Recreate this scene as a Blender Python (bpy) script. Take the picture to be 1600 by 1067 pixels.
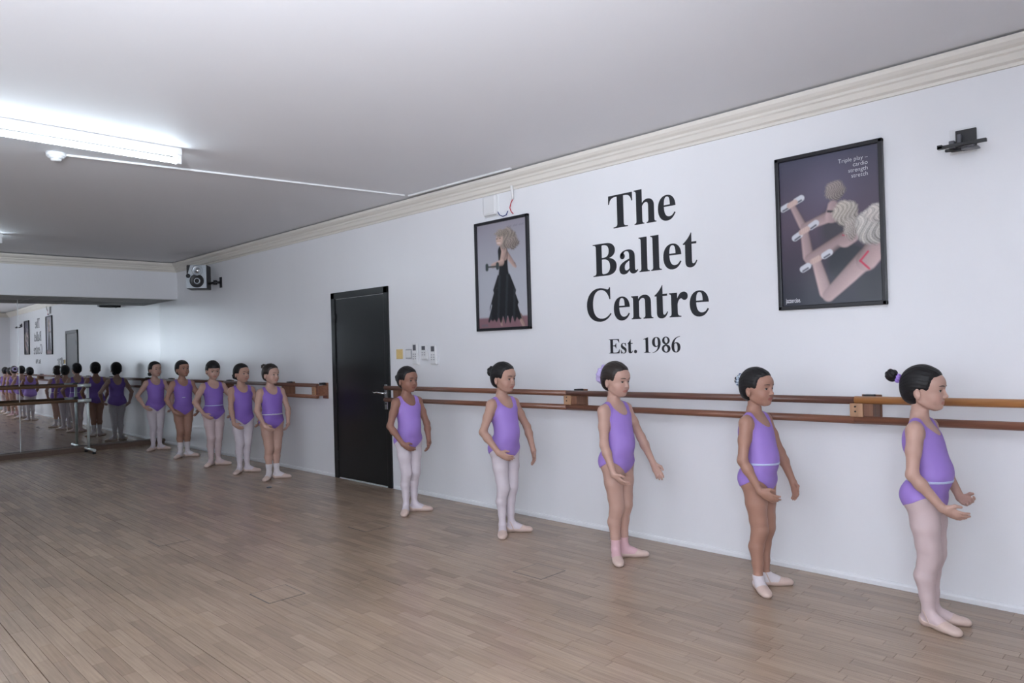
import bpy, bmesh, math, random
import numpy as np
from mathutils import Matrix, Vector

for o in list(bpy.data.objects):
    bpy.data.objects.remove(o, do_unlink=True)
scene = bpy.context.scene
C = scene.collection
random.seed(7)
rng = np.random.default_rng(7)

# ------------------------------------------------------------------ camera
CAM = Vector((0.0, -4.317, 1.391))
F_PX, YAW, PITCH, ROLL = 1122.5, math.radians(45.218), math.radians(0.5326), math.radians(-1.5659)
_f = Vector((-math.cos(YAW) * math.cos(PITCH), math.sin(YAW) * math.cos(PITCH), math.sin(PITCH)))
_r = Vector((math.sin(YAW), math.cos(YAW), 0.0))
_u = _r.cross(_f)
_r2 = math.cos(ROLL) * _r + math.sin(ROLL) * _u
_u2 = -math.sin(ROLL) * _r + math.cos(ROLL) * _u
cam_data = bpy.data.cameras.new('camera')
cam_data.sensor_fit = 'HORIZONTAL'
cam_data.sensor_width = 36.0
cam_data.lens = F_PX / 1600.0 * 36.0
cam_data.clip_start = 0.05
cam = bpy.data.objects.new('camera', cam_data)
cam.matrix_world = Matrix(((_r2.x, _u2.x, -_f.x, CAM.x), (_r2.y, _u2.y, -_f.y, CAM.y),
                           (_r2.z, _u2.z, -_f.z, CAM.z), (0, 0, 0, 1)))
C.objects.link(cam)
scene.camera = cam

# ------------------------------------------------------------------ world, exposure
world = bpy.data.worlds.new('world')
scene.world = world
world.use_nodes = True
world.node_tree.nodes['Background'].inputs[0].default_value = (0.55, 0.66, 0.85, 1)
world.node_tree.nodes['Background'].inputs[1].default_value = 1.0
scene.view_settings.view_transform = 'Standard'
scene.view_settings.look = 'None'
scene.view_settings.gamma = 1.0
scene.view_settings.use_curve_mapping = False
scene.view_settings.exposure = 0.43
ADDED_WINDOW_STRENGTH = 2.6      # glow of unseen panes added to match the brightness
TUBE_STRENGTH = 27.0        # fluorescent tubes

# the photographer's flash on its stand by the camera, bounced off the ceiling
flash_data = bpy.data.lights.new('bounce_flash', 'SPOT')
flash_data.energy = 1000.0
flash_data.color = (0.86, 0.915, 1.0)
flash_data.spot_size = math.radians(105)
flash_data.spot_blend = 1.0
flash_data.shadow_soft_size = 0.12
flash = bpy.data.objects.new('bounce_flash', flash_data)
flash.location = (0.1, -5.0, 1.75)
flash.rotation_euler = (Vector((-0.9, -4.35, 2.86)) - Vector((0.1, -5.0, 1.75))).to_track_quat('-Z', 'Y').to_euler()
C.objects.link(flash)

# ------------------------------------------------------------------ helpers
def srgb(r, g, b):
    def f(c):
        c /= 255.0
        return c / 12.92 if c <= 0.04045 else ((c + 0.055) / 1.055) ** 2.4
    return (f(r), f(g), f(b), 1.0)

def nodes_of(name):
    m = bpy.data.materials.new(name)
    m.use_nodes = True
    nt = m.node_tree
    return m, nt, nt.nodes['Principled BSDF']

def mat(name, col, rough=0.5, metal=0.0, spec=0.5, noise=0.0, nscale=20.0, bump=0.0, bscale=80.0, stretch=(1, 1, 1), coat=0.0):
    m, nt, p = nodes_of(name)
    p.inputs['Base Color'].default_value = col
    p.inputs['Roughness'].default_value = rough
    p.inputs['Metallic'].default_value = metal
    p.inputs['Specular IOR Level'].default_value = spec
    if coat:
        p.inputs['Coat Weight'].default_value = coat
        p.inputs['Coat Roughness'].default_value = 0.08
    tc = nt.nodes.new('ShaderNodeTexCoord')
    mp = nt.nodes.new('ShaderNodeMapping')
    mp.inputs['Scale'].default_value = stretch
    nt.links.new(tc.outputs['Object'], mp.inputs['Vector'])
    if noise > 0:
        n = nt.nodes.new('ShaderNodeTexNoise')
        n.inputs['Scale'].default_value = nscale
        n.inputs['Detail'].default_value = 4
        nt.links.new(mp.outputs[0], n.inputs['Vector'])
        mr = nt.nodes.new('ShaderNodeMapRange')
        mr.inputs[3].default_value = 1 - noise
        mr.inputs[4].default_value = 1 + noise
        nt.links.new(n.outputs[0], mr.inputs[0])
        mx = nt.nodes.new('ShaderNodeVectorMath')
        mx.operation = 'SCALE'
        mx.inputs[0].default_value = col[:3]
        nt.links.new(mr.outputs[0], mx.inputs['Scale'])
        nt.links.new(mx.outputs[0], p.inputs['Base Color'])
    if bump > 0:
        n2 = nt.nodes.new('ShaderNodeTexNoise')
        n2.inputs['Scale'].default_value = bscale
        n2.inputs['Detail'].default_value = 3
        nt.links.new(mp.outputs[0], n2.inputs['Vector'])
        b = nt.nodes.new('ShaderNodeBump')
        b.inputs['Strength'].default_value = bump
        b.inputs['Distance'].default_value = 0.004
        nt.links.new(n2.outputs[0], b.inputs['Height'])
        nt.links.new(b.outputs[0], p.inputs['Normal'])
    return m

def attr_mat(name, attr, rough=0.5, spec=0.5, bump=0.0, bscale=200.0, stretch=(1, 1, 1), coat=0.0):
    m = mat(name, (1, 1, 1, 1), rough, 0, spec, 0, 1, bump, bscale, stretch, coat)
    nt = m.node_tree
    a = nt.nodes.new('ShaderNodeAttribute')
    a.attribute_name = attr
    nt.links.new(a.outputs['Color'], nt.nodes['Principled BSDF'].inputs['Base Color'])
    return m

def emit_mat(name, col, strength):
    m, nt, p = nodes_of(name)
    p.inputs['Base Color'].default_value = (0.8, 0.8, 0.8, 1)
    p.inputs['Emission Color'].default_value = col
    p.inputs['Emission Strength'].default_value = strength
    return m

def mesh_obj(name, me, m=None, parent=None, loc=None):
    o = bpy.data.objects.new(name, me)
    C.objects.link(o)
    if m is not None and not me.materials:
        me.materials.append(m)
    if parent is not None:
        o.parent = parent
    if loc is not None:
        o.location = loc
    return o

def tag(o, label=None, cat=None, group=None, kind=None):
    if label: o['label'] = label
    if cat: o['category'] = cat
    if group: o['group'] = group
    if kind: o['kind'] = kind
    return o

def empty(name, loc, label=None, cat=None, group=None, rz=0.0):
    o = bpy.data.objects.new(name, None)
    o.empty_display_size = 0.1
    o.location = loc
    o.rotation_euler = (0, 0, rz)
    C.objects.link(o)
    return tag(o, label, cat, group)

class MB:
    """collects boxes, tubes and lathes into one bmesh"""
    def __init__(self):
        self.bm = bmesh.new()
    def box(self, a, b, bev=0.0, mtx=None):
        lo = [min(a[i], b[i]) for i in range(3)]; hi = [max(a[i], b[i]) for i in range(3)]
        r = bmesh.ops.create_cube(self.bm, size=1.0)
        vs = r['verts']
        for v in vs:
            v.co = Vector([(lo[i] + hi[i]) / 2 + v.co[i] * (hi[i] - lo[i]) for i in range(3)])
        if bev > 0:
            es = list({e for v in vs for e in v.link_edges})
            r2 = bmesh.ops.bevel(self.bm, geom=es, offset=bev, segments=2, affect='EDGES', profile=0.5)
            vs = list({v for f in r2['faces'] for v in f.verts} | {v for v in vs if v.is_valid})
        if mtx is not None:
            for v in vs: v.co = mtx @ v.co
        return self
    def tube(self, pts, r, seg=12, caps=True):
        pts = [Vector(p) for p in pts]
        rings = []
        n = len(pts)
        rr = r if isinstance(r, (list, tuple)) else [r] * n
        up = None
        for i, p in enumerate(pts):
            d = (pts[min(i + 1, n - 1)] - pts[max(i - 1, 0)]).normalized()
            if up is None:
                up = d.orthogonal().normalized()
            else:
                up = (up - d * up.dot(d)).normalized()
            s = d.cross(up)
            rings.append([self.bm.verts.new(p + rr[i] * (math.cos(2 * math.pi * k / seg) * up + math.sin(2 * math.pi * k / seg) * s)) for k in range(seg)])
        for a, b in zip(rings, rings[1:]):
            for k in range(seg):
                f = self.bm.faces.new((a[k], a[(k + 1) % seg], b[(k + 1) % seg], b[k])); f.smooth = True
        if caps:
            self.bm.faces.new(rings[0][::-1]); self.bm.faces.new(rings[-1])
        return self
    def lathe(self, prof, origin=(0, 0, 0), axis=(0, 0, 1), seg=24):
        """prof: list of (radius, height)"""
        ax = Vector(axis).normalized(); u = ax.orthogonal().normalized(); w = ax.cross(u); o = Vector(origin)
        rings = []
        for (r, h) in prof:
            rings.append([self.bm.verts.new(o + ax * h + max(r, 1e-5) * (math.cos(2 * math.pi * k / seg) * u + math.sin(2 * math.pi * k / seg) * w)) for k in range(seg)])
        for a, b in zip(rings, rings[1:]):
            for k in range(seg):
                f = self.bm.faces.new((a[k], a[(k + 1) % seg], b[(k + 1) % seg], b[k])); f.smooth = True
        self.bm.faces.new(rings[0][::-1]); self.bm.faces.new(rings[-1])
        return self
    def prism(self, prof, a, b, u=(0, 1, 0), v=(0, 0, 1)):
        """extrude 2-D profile (list of (s,t)) from point a to point b, s along u, t along v"""
        u = Vector(u); v = Vector(v)
        A = [self.bm.verts.new(Vector(a) + u * s + v * t) for s, t in prof]
        B = [self.bm.verts.new(Vector(b) + u * s + v * t) for s, t in prof]
        n = len(prof)
        for k in range(n):
            self.bm.faces.new((A[k], A[(k + 1) % n], B[(k + 1) % n], B[k]))
        self.bm.faces.new(A[::-1]); self.bm.faces.new(B)
        return self
    def build(self, name, m, parent=None, loc=None):
        bmesh.ops.remove_doubles(self.bm, verts=self.bm.verts, dist=1e-6)
        bmesh.ops.recalc_face_normals(self.bm, faces=self.bm.faces)
        me = bpy.data.meshes.new(name)
        self.bm.to_mesh(me); self.bm.free()
        return mesh_obj(name, me, m, parent, loc)

def np_mesh(name, V, F, smooth=True, col=None, attr='Col'):
    me = bpy.data.meshes.new(name)
    V = np.asarray(V, dtype=np.float32); F = np.asarray(F, dtype=np.int32)
    k = F.shape[1]
    me.vertices.add(len(V)); me.vertices.foreach_set('co', V.ravel())
    me.loops.add(F.size); me.loops.foreach_set('vertex_index', F.ravel())
    me.polygons.add(len(F)); me.polygons.foreach_set('loop_start', np.arange(0, F.size, k, dtype=np.int32))
    me.polygons.foreach_set('loop_total', np.full(len(F), k, dtype=np.int32))
    me.polygons.foreach_set('use_smooth', np.full(len(F), bool(smooth)))
    me.update(calc_edges=True)
    if col is not None:
        a = me.color_attributes.new(attr, 'FLOAT_COLOR', 'POINT')
        c4 = np.ones((len(V), 4), dtype=np.float32); c4[:, :3] = col
        a.data.foreach_set('color', c4.ravel())
    return me

# ------------------------------------------------------------------ materials
M = {}
M['wall'] = mat('wall_paint', (0.80, 0.80, 0.825, 1), 0.30, spec=0.5, noise=0.03, nscale=1.2, bump=0.22, bscale=26, stretch=(1.6, 1.6, 0.5))
M['ceiling'] = mat('ceiling_paint', (0.80, 0.80, 0.83, 1), 0.6, noise=0.03, nscale=0.9, bump=0.25, bscale=2.2)
M['crown'] = mat('crown_plaster', (0.74, 0.70, 0.64, 1), 0.5, noise=0.03, nscale=4)
M['white_trim'] = mat('white_trim', (0.78, 0.78, 0.80, 1), 0.45, noise=0.05, nscale=9)
M['white_plastic'] = mat('white_plastic', (0.75, 0.75, 0.76, 1), 0.35)
M['grey_plastic'] = mat('grey_plastic', (0.42, 0.42, 0.44, 1), 0.4)
M['dark_plastic'] = mat('dark_plastic', (0.10, 0.10, 0.115, 1), 0.4)
M['yellow_plastic'] = mat('yellowed_plastic', (0.70, 0.52, 0.22, 1), 0.45)
M['black_metal'] = mat('black_metal', (0.012, 0.012, 0.014, 1), 0.4)
M['black_gloss'] = mat('black_gloss_paint', (0.007, 0.008, 0.009, 1), 0.28, noise=0.2, nscale=5, bump=0.06, bscale=14)
M['frame_black'] = mat('frame_black', (0.01, 0.01, 0.014, 1), 0.35)
M['chrome'] = mat('chrome', (0.75, 0.76, 0.78, 1), 0.18, metal=1.0)
M['steel'] = mat('painted_steel', (0.72, 0.78, 0.78, 1), 0.28, metal=0.5)
M['mirror'] = mat('mirror_glass', (0.70, 0.73, 0.735, 1), 0.0, metal=1.0)
M['vinyl'] = mat('black_vinyl', (0.010, 0.011, 0.016, 1), 0.5)
M['floor_gap'] = mat('floor_gap', (0.045, 0.036, 0.03, 1), 0.7)
M['plinth'] = mat('brown_plinth', (0.12, 0.075, 0.055, 1), 0.45, noise=0.2, nscale=8, stretch=(1, 4, 8))
M['soffit'] = mat('soffit_panel', (0.38, 0.39, 0.385, 1), 0.5, noise=0.08, nscale=3)
M['soffit_joint'] = mat('soffit_joint', (0.7, 0.7, 0.7, 1), 0.5)
M['tube'] = emit_mat('lit_tube', (0.76, 0.90, 1.0, 1), TUBE_STRENGTH)
M['added_pane'] = emit_mat('added_lit_pane', (0.80, 0.88, 1.0, 1), ADDED_WINDOW_STRENGTH)
M['added_pane_bright'] = emit_mat('added_glare_pane', (0.80, 0.89, 1.0, 1), ADDED_WINDOW_STRENGTH * 6.0)  # stronger glow for the added end-wall panes, raises glare on the long wall
M['red_wire'] = mat('red_wire', (0.5, 0.01, 0.03, 1), 0.4)
M['blue_wire'] = mat('blue_wire', (0.02, 0.04, 0.2, 1), 0.4)

def wood(name, c1, c2, rough=0.35, axis='X', coat=0.0):
    m, nt, p = nodes_of(name)
    tc = nt.nodes.new('ShaderNodeTexCoord'); mp = nt.nodes.new('ShaderNodeMapping')
    mp.inputs['Scale'].default_value = {'X': (1.2, 22, 22), 'Y': (22, 1.2, 22), 'Z': (22, 22, 1.2)}[axis]
    n = nt.nodes.new('ShaderNodeTexNoise'); n.inputs['Scale'].default_value = 3.0; n.inputs['Detail'].default_value = 6
    r = nt.nodes.new('ShaderNodeValToRGB')
    r.color_ramp.elements[0].color = c1; r.color_ramp.elements[1].color = c2
    r.color_ramp.elements[0].position = 0.3; r.color_ramp.elements[1].position = 0.7
    nt.links.new(tc.outputs['Object'], mp.inputs[0]); nt.links.new(mp.outputs[0], n.inputs['Vector'])
    nt.links.new(n.outputs[0], r.inputs[0]); nt.links.new(r.outputs[0], p.inputs['Base Color'])
    p.inputs['Roughness'].default_value = rough
    p.inputs['Coat Weight'].default_value = coat; p.inputs['Coat Roughness'].default_value = 0.12
    return m
M['bar_dark'] = wood('dark_varnished_wood', (0.10, 0.042, 0.028, 1), (0.17, 0.075, 0.05, 1), 0.35, 'X', 0.3)
M['bar_red'] = wood('reddish_wood', (0.17, 0.066, 0.038, 1), (0.25, 0.105, 0.06, 1), 0.4, 'X', 0.2)
M['bar_orange'] = wood('orange_wood', (0.36, 0.15, 0.045, 1), (0.50, 0.22, 0.075, 1), 0.35, 'X', 0.4)
M['bar_brown'] = wood('brown_wood_y', (0.15, 0.08, 0.045, 1), (0.22, 0.12, 0.065, 1), 0.45, 'Y', 0.1)
M['block'] = wood('pale_block_wood', (0.36, 0.20, 0.11, 1), (0.48, 0.28, 0.16, 1), 0.5, 'Z')
M['block_dark'] = wood('brown_block_wood', (0.16, 0.07, 0.04, 1), (0.22, 0.10, 0.055, 1), 0.5, 'Z')

# floor boards: tint per board from the 'tint' attribute, grain and scuffs on top, worn varnish
def floor_material():
    m, nt, p = nodes_of('worn_floor_board')
    a = nt.nodes.new('ShaderNodeAttribute'); a.attribute_name = 'tint'
    geo = nt.nodes.new('ShaderNodeNewGeometry')
    mp = nt.nodes.new('ShaderNodeMapping'); mp.inputs['Scale'].default_value = (2.0, 40, 1)
    nt.links.new(geo.outputs['Position'], mp.inputs[0])
    n = nt.nodes.new('ShaderNodeTexNoise'); n.inputs['Scale'].default_value = 2.0; n.inputs['Detail'].default_value = 2
    nt.links.new(mp.outputs[0], n.inputs['Vector'])
    n2 = nt.nodes.new('ShaderNodeTexNoise'); n2.inputs['Scale'].default_value = 1.3; n2.inputs['Detail'].default_value = 3
    n2.inputs['Roughness'].default_value = 0.5
    nt.links.new(geo.outputs['Position'], n2.inputs['Vector'])
    m1 = nt.nodes.new('ShaderNodeMapRange'); m1.inputs[1].default_value = 0.25; m1.inputs[2].default_value = 0.75; m1.inputs[3].default_value = 0.86; m1.inputs[4].default_value = 1.12
    nt.links.new(n.outputs[0], m1.inputs[0])
    m2 = nt.nodes.new('ShaderNodeMapRange'); m2.inputs[1].default_value = 0.0; m2.inputs[2].default_value = 1.0; m2.inputs[3].default_value = 0.8; m2.inputs[4].default_value = 1.2
    nt.links.new(n2.outputs[0], m2.inputs[0])
    mm = nt.nodes.new('ShaderNodeMath'); mm.operation = 'MULTIPLY'
    nt.links.new(m1.outputs[0], mm.inputs[0]); nt.links.new(m2.outputs[0], mm.inputs[1])
    sc = nt.nodes.new('ShaderNodeVectorMath'); sc.operation = 'SCALE'
    nt.links.new(a.outputs['Color'], sc.inputs[0]); nt.links.new(mm.outputs[0], sc.inputs['Scale'])
    nt.links.new(sc.outputs[0], p.inputs['Base Color'])
    m3 = nt.nodes.new('ShaderNodeMapRange'); m3.inputs[1].default_value = 0.0; m3.inputs[2].default_value = 1.0; m3.inputs[3].default_value = 0.20; m3.inputs[4].default_value = 0.36
    p.inputs['Roughness'].default_value = 0.27
    n3 = nt.nodes.new('ShaderNodeTexNoise'); n3.inputs['Scale'].default_value = 14
    nt.links.new(geo.outputs['Position'], n3.inputs['Vector'])
    b = nt.nodes.new('ShaderNodeBump'); b.inputs['Strength'].default_value = 0.05; b.inputs['Distance'].default_value = 0.01
    p.inputs['Specular IOR Level'].default_value = 0.45
    return m
M['floor'] = floor_material()

# ------------------------------------------------------------------ room shell
XM = -12.45           # mirror plane at the long wall
XB = -11.67           # bulkhead face
XE = 1.0              # wall behind the camera
YB = -6.6             # wall opposite
ZC = 2.865            # ceiling
ZB = 2.294            # bulkhead underside

w = MB().box((XM - 0.3, 0, -0.05), (XE + 0.2, 0.2, ZC + 0.1)).build('wall_right', M['wall']); tag(w, kind='structure')
EY0, EY1, EZ0, EZ1 = -6.35, -4.75, 1.15, 2.45      # unseen opening added for glare beside the mirror
mb = MB().box((XE, YB - 0.2, -0.05), (XE + 0.2, EY0, ZC + 0.1)).box((XE, EY1, -0.05), (XE + 0.2, 0.0, ZC + 0.1))
mb.box((XE, EY0, -0.05), (XE + 0.2, EY1, EZ0)).box((XE, EY0, EZ1), (XE + 0.2, EY1, ZC + 0.1))
w = mb.build('wall_end', M['wall']); tag(w, kind='structure')
mb = MB()
for z in (EZ0, EZ1 - 0.05): mb.box((XE + 0.05, EY0, z), (XE + 0.12, EY1, z + 0.05))
for y in (EY0, (EY0 + EY1) / 2 - 0.025, EY1 - 0.05): mb.box((XE + 0.05, y, EZ0), (XE + 0.12, y + 0.05, EZ1))
wf = mb.build('added_window_3', M['white_trim']); tag(wf, kind='structure')
for y0, y1 in ((EY0 + 0.05, (EY0 + EY1) / 2 - 0.025), ((EY0 + EY1) / 2 + 0.025, EY1 - 0.05)):
    MB().box((XE + 0.08, y0, EZ0 + 0.05), (XE + 0.09, y1, EZ1 - 0.05)).build('added_pane', M['added_pane_bright'], wf)
w = MB().box((XM - 0.4, YB - 0.2, -0.05), (XM - 0.19, 0.0, ZC + 0.1)).build('wall_far', M['wall']); tag(w, kind='structure')
w = MB().box((XM - 0.4, YB - 0.2, ZC), (XE + 0.2, 0.2, ZC + 0.15)).build('ceiling', M['ceiling']); tag(w, kind='structure')
# wall opposite, with openings for two added, unseen windows that brighten the room
WIN = [(-4.6, -2.5), (-1.35, 0.75)]
WZ0, WZ1 = 1.0, 2.45
mb = MB()
xs = [XM - 0.2] + [v for ab in WIN for v in ab] + [XE]
for a, b in zip(xs[0::2], xs[1::2]):
    mb.box((a, YB - 0.2, -0.05), (b, YB, ZC))
for a, b in WIN:
    mb.box((a, YB - 0.2, -0.05), (b, YB, WZ0)); mb.box((a, YB - 0.2, WZ1), (b, YB, ZC))
w = mb.build('wall_opposite', M['wall']); tag(w, kind='structure')
for i, (a, b) in enumerate(WIN):
    mb = MB()
    for z in (WZ0, WZ1 - 0.05): mb.box((a, YB - 0.12, z), (b, YB - 0.05, z + 0.05))
    for x in (a, (a + b) / 2 - 0.025, b - 0.05): mb.box((x, YB - 0.12, WZ0), (x + 0.05, YB - 0.05, WZ1))
    wf = mb.build('added_window_%d' % (i + 1), M['white_trim']); tag(wf, kind='structure')
    for k in range(2):
        x0 = a + 0.05 if k == 0 else (a + b) / 2 + 0.025
        x1 = (a + b) / 2 - 0.025 if k == 0 else b - 0.05
        MB().box((x0, YB - 0.09, WZ0 + 0.05), (x1, YB - 0.08, WZ1 - 0.05)).build('added_pane', M['added_pane'], wf)

# bulkhead beam with panelled underside
bh = MB().box((XM - 0.2, YB, ZB + 0.012), (XB, 0.0, ZC)).build('beam', M['wall']); tag(bh, kind='structure')
yy = 0.0
k = 0
while yy > YB + 0.1:
    y2 = max(yy - 0.62, YB)
    for xa, xb in ((XB - 0.008, XB - 0.42), (XB - 0.428, XM + 0.0)):
        MB().box((xa, yy - 0.009, ZB), (xb, y2 + 0.009, ZB + 0.011)).build('soffit_panel', M['soffit'], bh)
    yy = y2; k += 1
MB().box((XB - 0.002, YB, ZB + 0.0015), (XM, 0, ZB + 0.0125)).build('soffit_joint', M['soffit_joint'], bh)

# crown moulding: profile (distance from wall, height)
prof = [(0, 2.722), (0.014, 2.722), (0.018, 2.738), (0.034, 2.748), (0.040, 2.762), (0.046, 2.778), (0.056, 2.786),
        (0.060, 2.800), (0.078, 2.812), (0.092, 2.828), (0.098, 2.846), (0.098, 2.853), (0.085, 2.856), (0, 2.856)]
def crown(name, a, b, u):
    o = MB().prism(prof, a, b, u, (0, 0, 1)).build(name, M['crown']); tag(o, kind='structure')
crown('trim_1', (XB, 0, 0), (XE, 0, 0), (0, -1, 0))
crown('trim_2', (XB, YB, 0), (XB, 0, 0), (1, 0, 0))
crown('trim_3', (XE, YB, 0), (XE, 0, 0), (-1, 0, 0))
crown('trim_4', (XB, YB, 0), (XE, YB, 0), (0, 1, 0))

# skirting
o = MB().prism([(0, 0), (0.014, 0), (0.014, 0.022), (0.009, 0.032), (0, 0.036)], (XM + 0.13, 0, 0), (-7.13, 0, 0), (0, -1, 0)).build('baseboard_right', M['white_trim']); tag(o, kind='structure')
o = MB().prism([(0, 0), (0.014, 0), (0.014, 0.022), (0.009, 0.032), (0, 0.036)], (-6.02, 0, 0), (XE, 0, 0), (0, -1, 0)).build('baseboard_near', M['white_trim']); tag(o, kind='structure')
o = MB().prism([(0, 0), (0.014, 0), (0.014, 0.09), (0, 0.1)], (XE, YB, 0), (XE, 0, 0), (-1, 0, 0)).build('baseboard_end', M['white_trim']); tag(o, kind='structure')
o = MB().prism([(0, 0), (0.15, 0), (0.15, 0.055), (0.14, 0.066), (0.10, 0.072), (0, 0.072)], (XM - 0.01, YB, 0), (XM - 0.01, 0.0, 0), (1, 0, 0)).build('baseboard_mirror', M['plinth']); tag(o, kind='structure')

# floor: slab + strip boards laid along the long wall in bays of ten
fl = MB().box((XM - 0.2, YB, -0.06), (XE, 0, -0.012)).build('floor', M['floor_gap']); tag(fl, kind='structure')
BW = 0.0585
boards = []
y = -0.016
row = 0
PAL = np.array([[0.262, 0.205, 0.162], [0.240, 0.186, 0.148], [0.282, 0.222, 0.176], [0.222, 0.172, 0.138], [0.258, 0.198, 0.152], [0.205, 0.155, 0.122], [0.305, 0.238, 0.186]])
PAL = (PAL.mean(0) + (PAL - PAL.mean(0)) * 0.66) * np.array([1.36, 1.28, 1.18])
PW = np.array([0.24, 0.2, 0.18, 0.14, 0.14, 0.06, 0.04])
LENS = [0.26, 0.31, 0.36, 0.41, 0.46, 0.52]
while y - BW > YB:
    x = XM - 0.1 - rng.uniform(0, 0.4)
    while x < XE - 0.3:
        L = LENS[rng.integers(len(LENS))]
        if x + L > XE: break
        boards.append((x, y, L, int(rng.choice(len(PAL), p=PW)), float(rng.choice([0.96, 1.0, 1.04]))))
        x += L
    y -= BW
    row += 1
    if row % 10 == 0: y -= 0.0025
def cam_px(p):
    d = Vector(p) - CAM
    z = d.dot(_f)
    if z < 0.2: return None
    return 800 + F_PX * d.dot(_r2) / z, 533.5 - F_PX * d.dot(_u2) / z, z
def board_size(b):
    q = cam_px((b[0] + b[2] / 2, b[1] - BW / 2, 0))
    if q is None or not (-40 < q[0] < 1640 and q[1] < 1090): return 0
    return 1.0 / q[2] ** 3 * b[2]
order = sorted(range(len(boards)), key=lambda i: -board_size(boards[i]))
near = set(order[:300])
bverts = lambda L: np.array([[0, 0, -0.012], [L, 0, -0.012], [L, -BW + 0.0011, -0.012], [0, -BW + 0.0011, -0.012],
                             [0.0006, -0.0003, 0], [L - 0.0012, -0.0003, 0], [L - 0.0012, -BW + 0.0014, 0], [0.0006, -BW + 0.0014, 0]])
bfaces = np.array([[4, 7, 6, 5], [0, 4, 5, 1], [1, 5, 6, 2], [2, 6, 7, 3], [3, 7, 4, 0]])[:, ::-1]
cache = {}
SV, SF, SC = [], [], []
n0 = 0
for i, (bx, by, L, ti, br) in enumerate(boards):
    colr = PAL[ti] * br
    if i in near:
        key = (L, ti, br)
        if key not in cache:
            cache[key] = np_mesh('plank', bverts(L), bfaces, False, np.tile(colr, (8, 1)), 'tint')
        mesh_obj('plank', cache[key], M['floor'], fl, (bx, by, rng.uniform(0, 0.0004)))
    else:
        SV.append(bverts(L) + np.array([bx, by, rng.uniform(0, 0.0004)])); SF.append(bfaces + n0); SC.append(np.tile(colr, (8, 1))); n0 += 8
fs = mesh_obj('plank_field', np_mesh('plank_field', np.vstack(SV), np.vstack(SF), False, np.vstack(SC), 'tint'), M['floor'], fl)
tag(fs, kind='stuff')
# square cover plates let into the boards
for (cx, cy) in ((-5.74, -2.295), (-3.95, -2.33), (-4.885, -1.075), (-3.065, -1.045)):
    hp = MB().box((-0.121, -0.113, -0.004), (0.121, 0.113, 0.0008)).build('cover_plate_joint', M['floor_gap'], fl, (cx, cy, 0))
    nb = 4
    for j in range(nb):
        y0 = -0.108 + j * 0.216 / nb
        me = np_mesh('cover_strip', np.array([[-.116, y0 + .0004, .0002], [.116, y0 + .0004, .0002], [.116, y0 + .0536, .0002], [-.116, y0 + .0536, .0002],
                                              [-.116, y0 + .0004, .0014], [.116, y0 + .0004, .0014], [.116, y0 + .0536, .0014], [-.116, y0 + .0536, .0014]]),
                     np.array([[4, 5, 6, 7], [0, 1, 5, 4], [1, 2, 6, 5], [2, 3, 7, 6], [3, 0, 4, 7]]), False, np.tile(PAL[rng.integers(0, 3)], (8, 1)), 'tint')
        mesh_obj('cover_strip', me, M['floor'], hp)

# ------------------------------------------------------------------ mirror wall (panels stand a touch out of square)
mir = empty('wall_mirror', (XM, 0, 0.07), 'large wall mirror panels reflecting the row of dancers, under the bulkhead', 'mirror')
mir.rotation_euler = (0, 0, math.radians(-0.8))
for a, b in ((0.0, -1.952), (-1.955, -3.90), (-3.903, -5.2), (-5.203, -6.5)):
    p = MB().box((-0.006, a, 0.0), (0, b, ZB - 0.071)).build('mirror_panel', M['mirror'], mir)
for yb in (-1.9535, -3.9015, -5.2015):
    MB().box((-0.004, yb - 0.004, 0.0), (0.0015, yb + 0.004, ZB - 0.072)).build('joint_strip', M['steel'], mir)

# ------------------------------------------------------------------ door
DX0, DX1, DZ = -7.115, -6.035, 2.06
d = empty('door_1', (DX0, 0, 0)); tag(d, 'black gloss door with black frame and chrome lever handle', kind='structure')
mb = MB()
mb.box((0, -0.022, 0), (0.075, 0.0, DZ), 0.004).box((DX1 - DX0 - 0.07, -0.022, 0), (DX1 - DX0, 0.0, DZ), 0.004).box((0, -0.022, DZ - 0.07), (DX1 - DX0, 0.0, DZ), 0.004)
mb.build('door_frame', M['black_gloss'], d)
W = DX1 - DX0
MB().box((0.08, -0.012, 0.012), (W - 0.075, -0.001, DZ - 0.075), 0.002).build('door_leaf', M['black_gloss'], d)
for z in (0.25, 1.0, 1.78):
    MB().tube([(0.078, -0.018, z - 0.05), (0.078, -0.018, z + 0.05)], 0.008, 10).build('hinge', M['black_metal'], d)
hp = MB().box((W - 0.085, -0.026, 0.80), (W - 0.035, -0.012, 1.055), 0.004).build('handle_plate', M['chrome'], d)
MB().tube([(W - 0.06, -0.02, 0.968), (W - 0.06, -0.062, 0.968), (W - 0.085, -0.07, 0.970), (W - 0.15, -0.07, 0.976), (W - 0.20, -0.068, 0.970), (W - 0.232, -0.066, 0.978)], [0.010, 0.010, 0.010, 0.009, 0.008, 0.006], 12).build('lever', M['chrome'], hp)
MB().lathe([(0.009, 0), (0.009, 0.006), (0.004, 0.008)], (W - 0.06, -0.026, 0.86), (0, -1, 0), 14).build('keyhole', M['black_metal'], hp)
MB().box((0.3, -0.024, 0.001), (W - 0.078, -0.012, 0.014)).build('threshold_strip', M['steel'], d)

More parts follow.
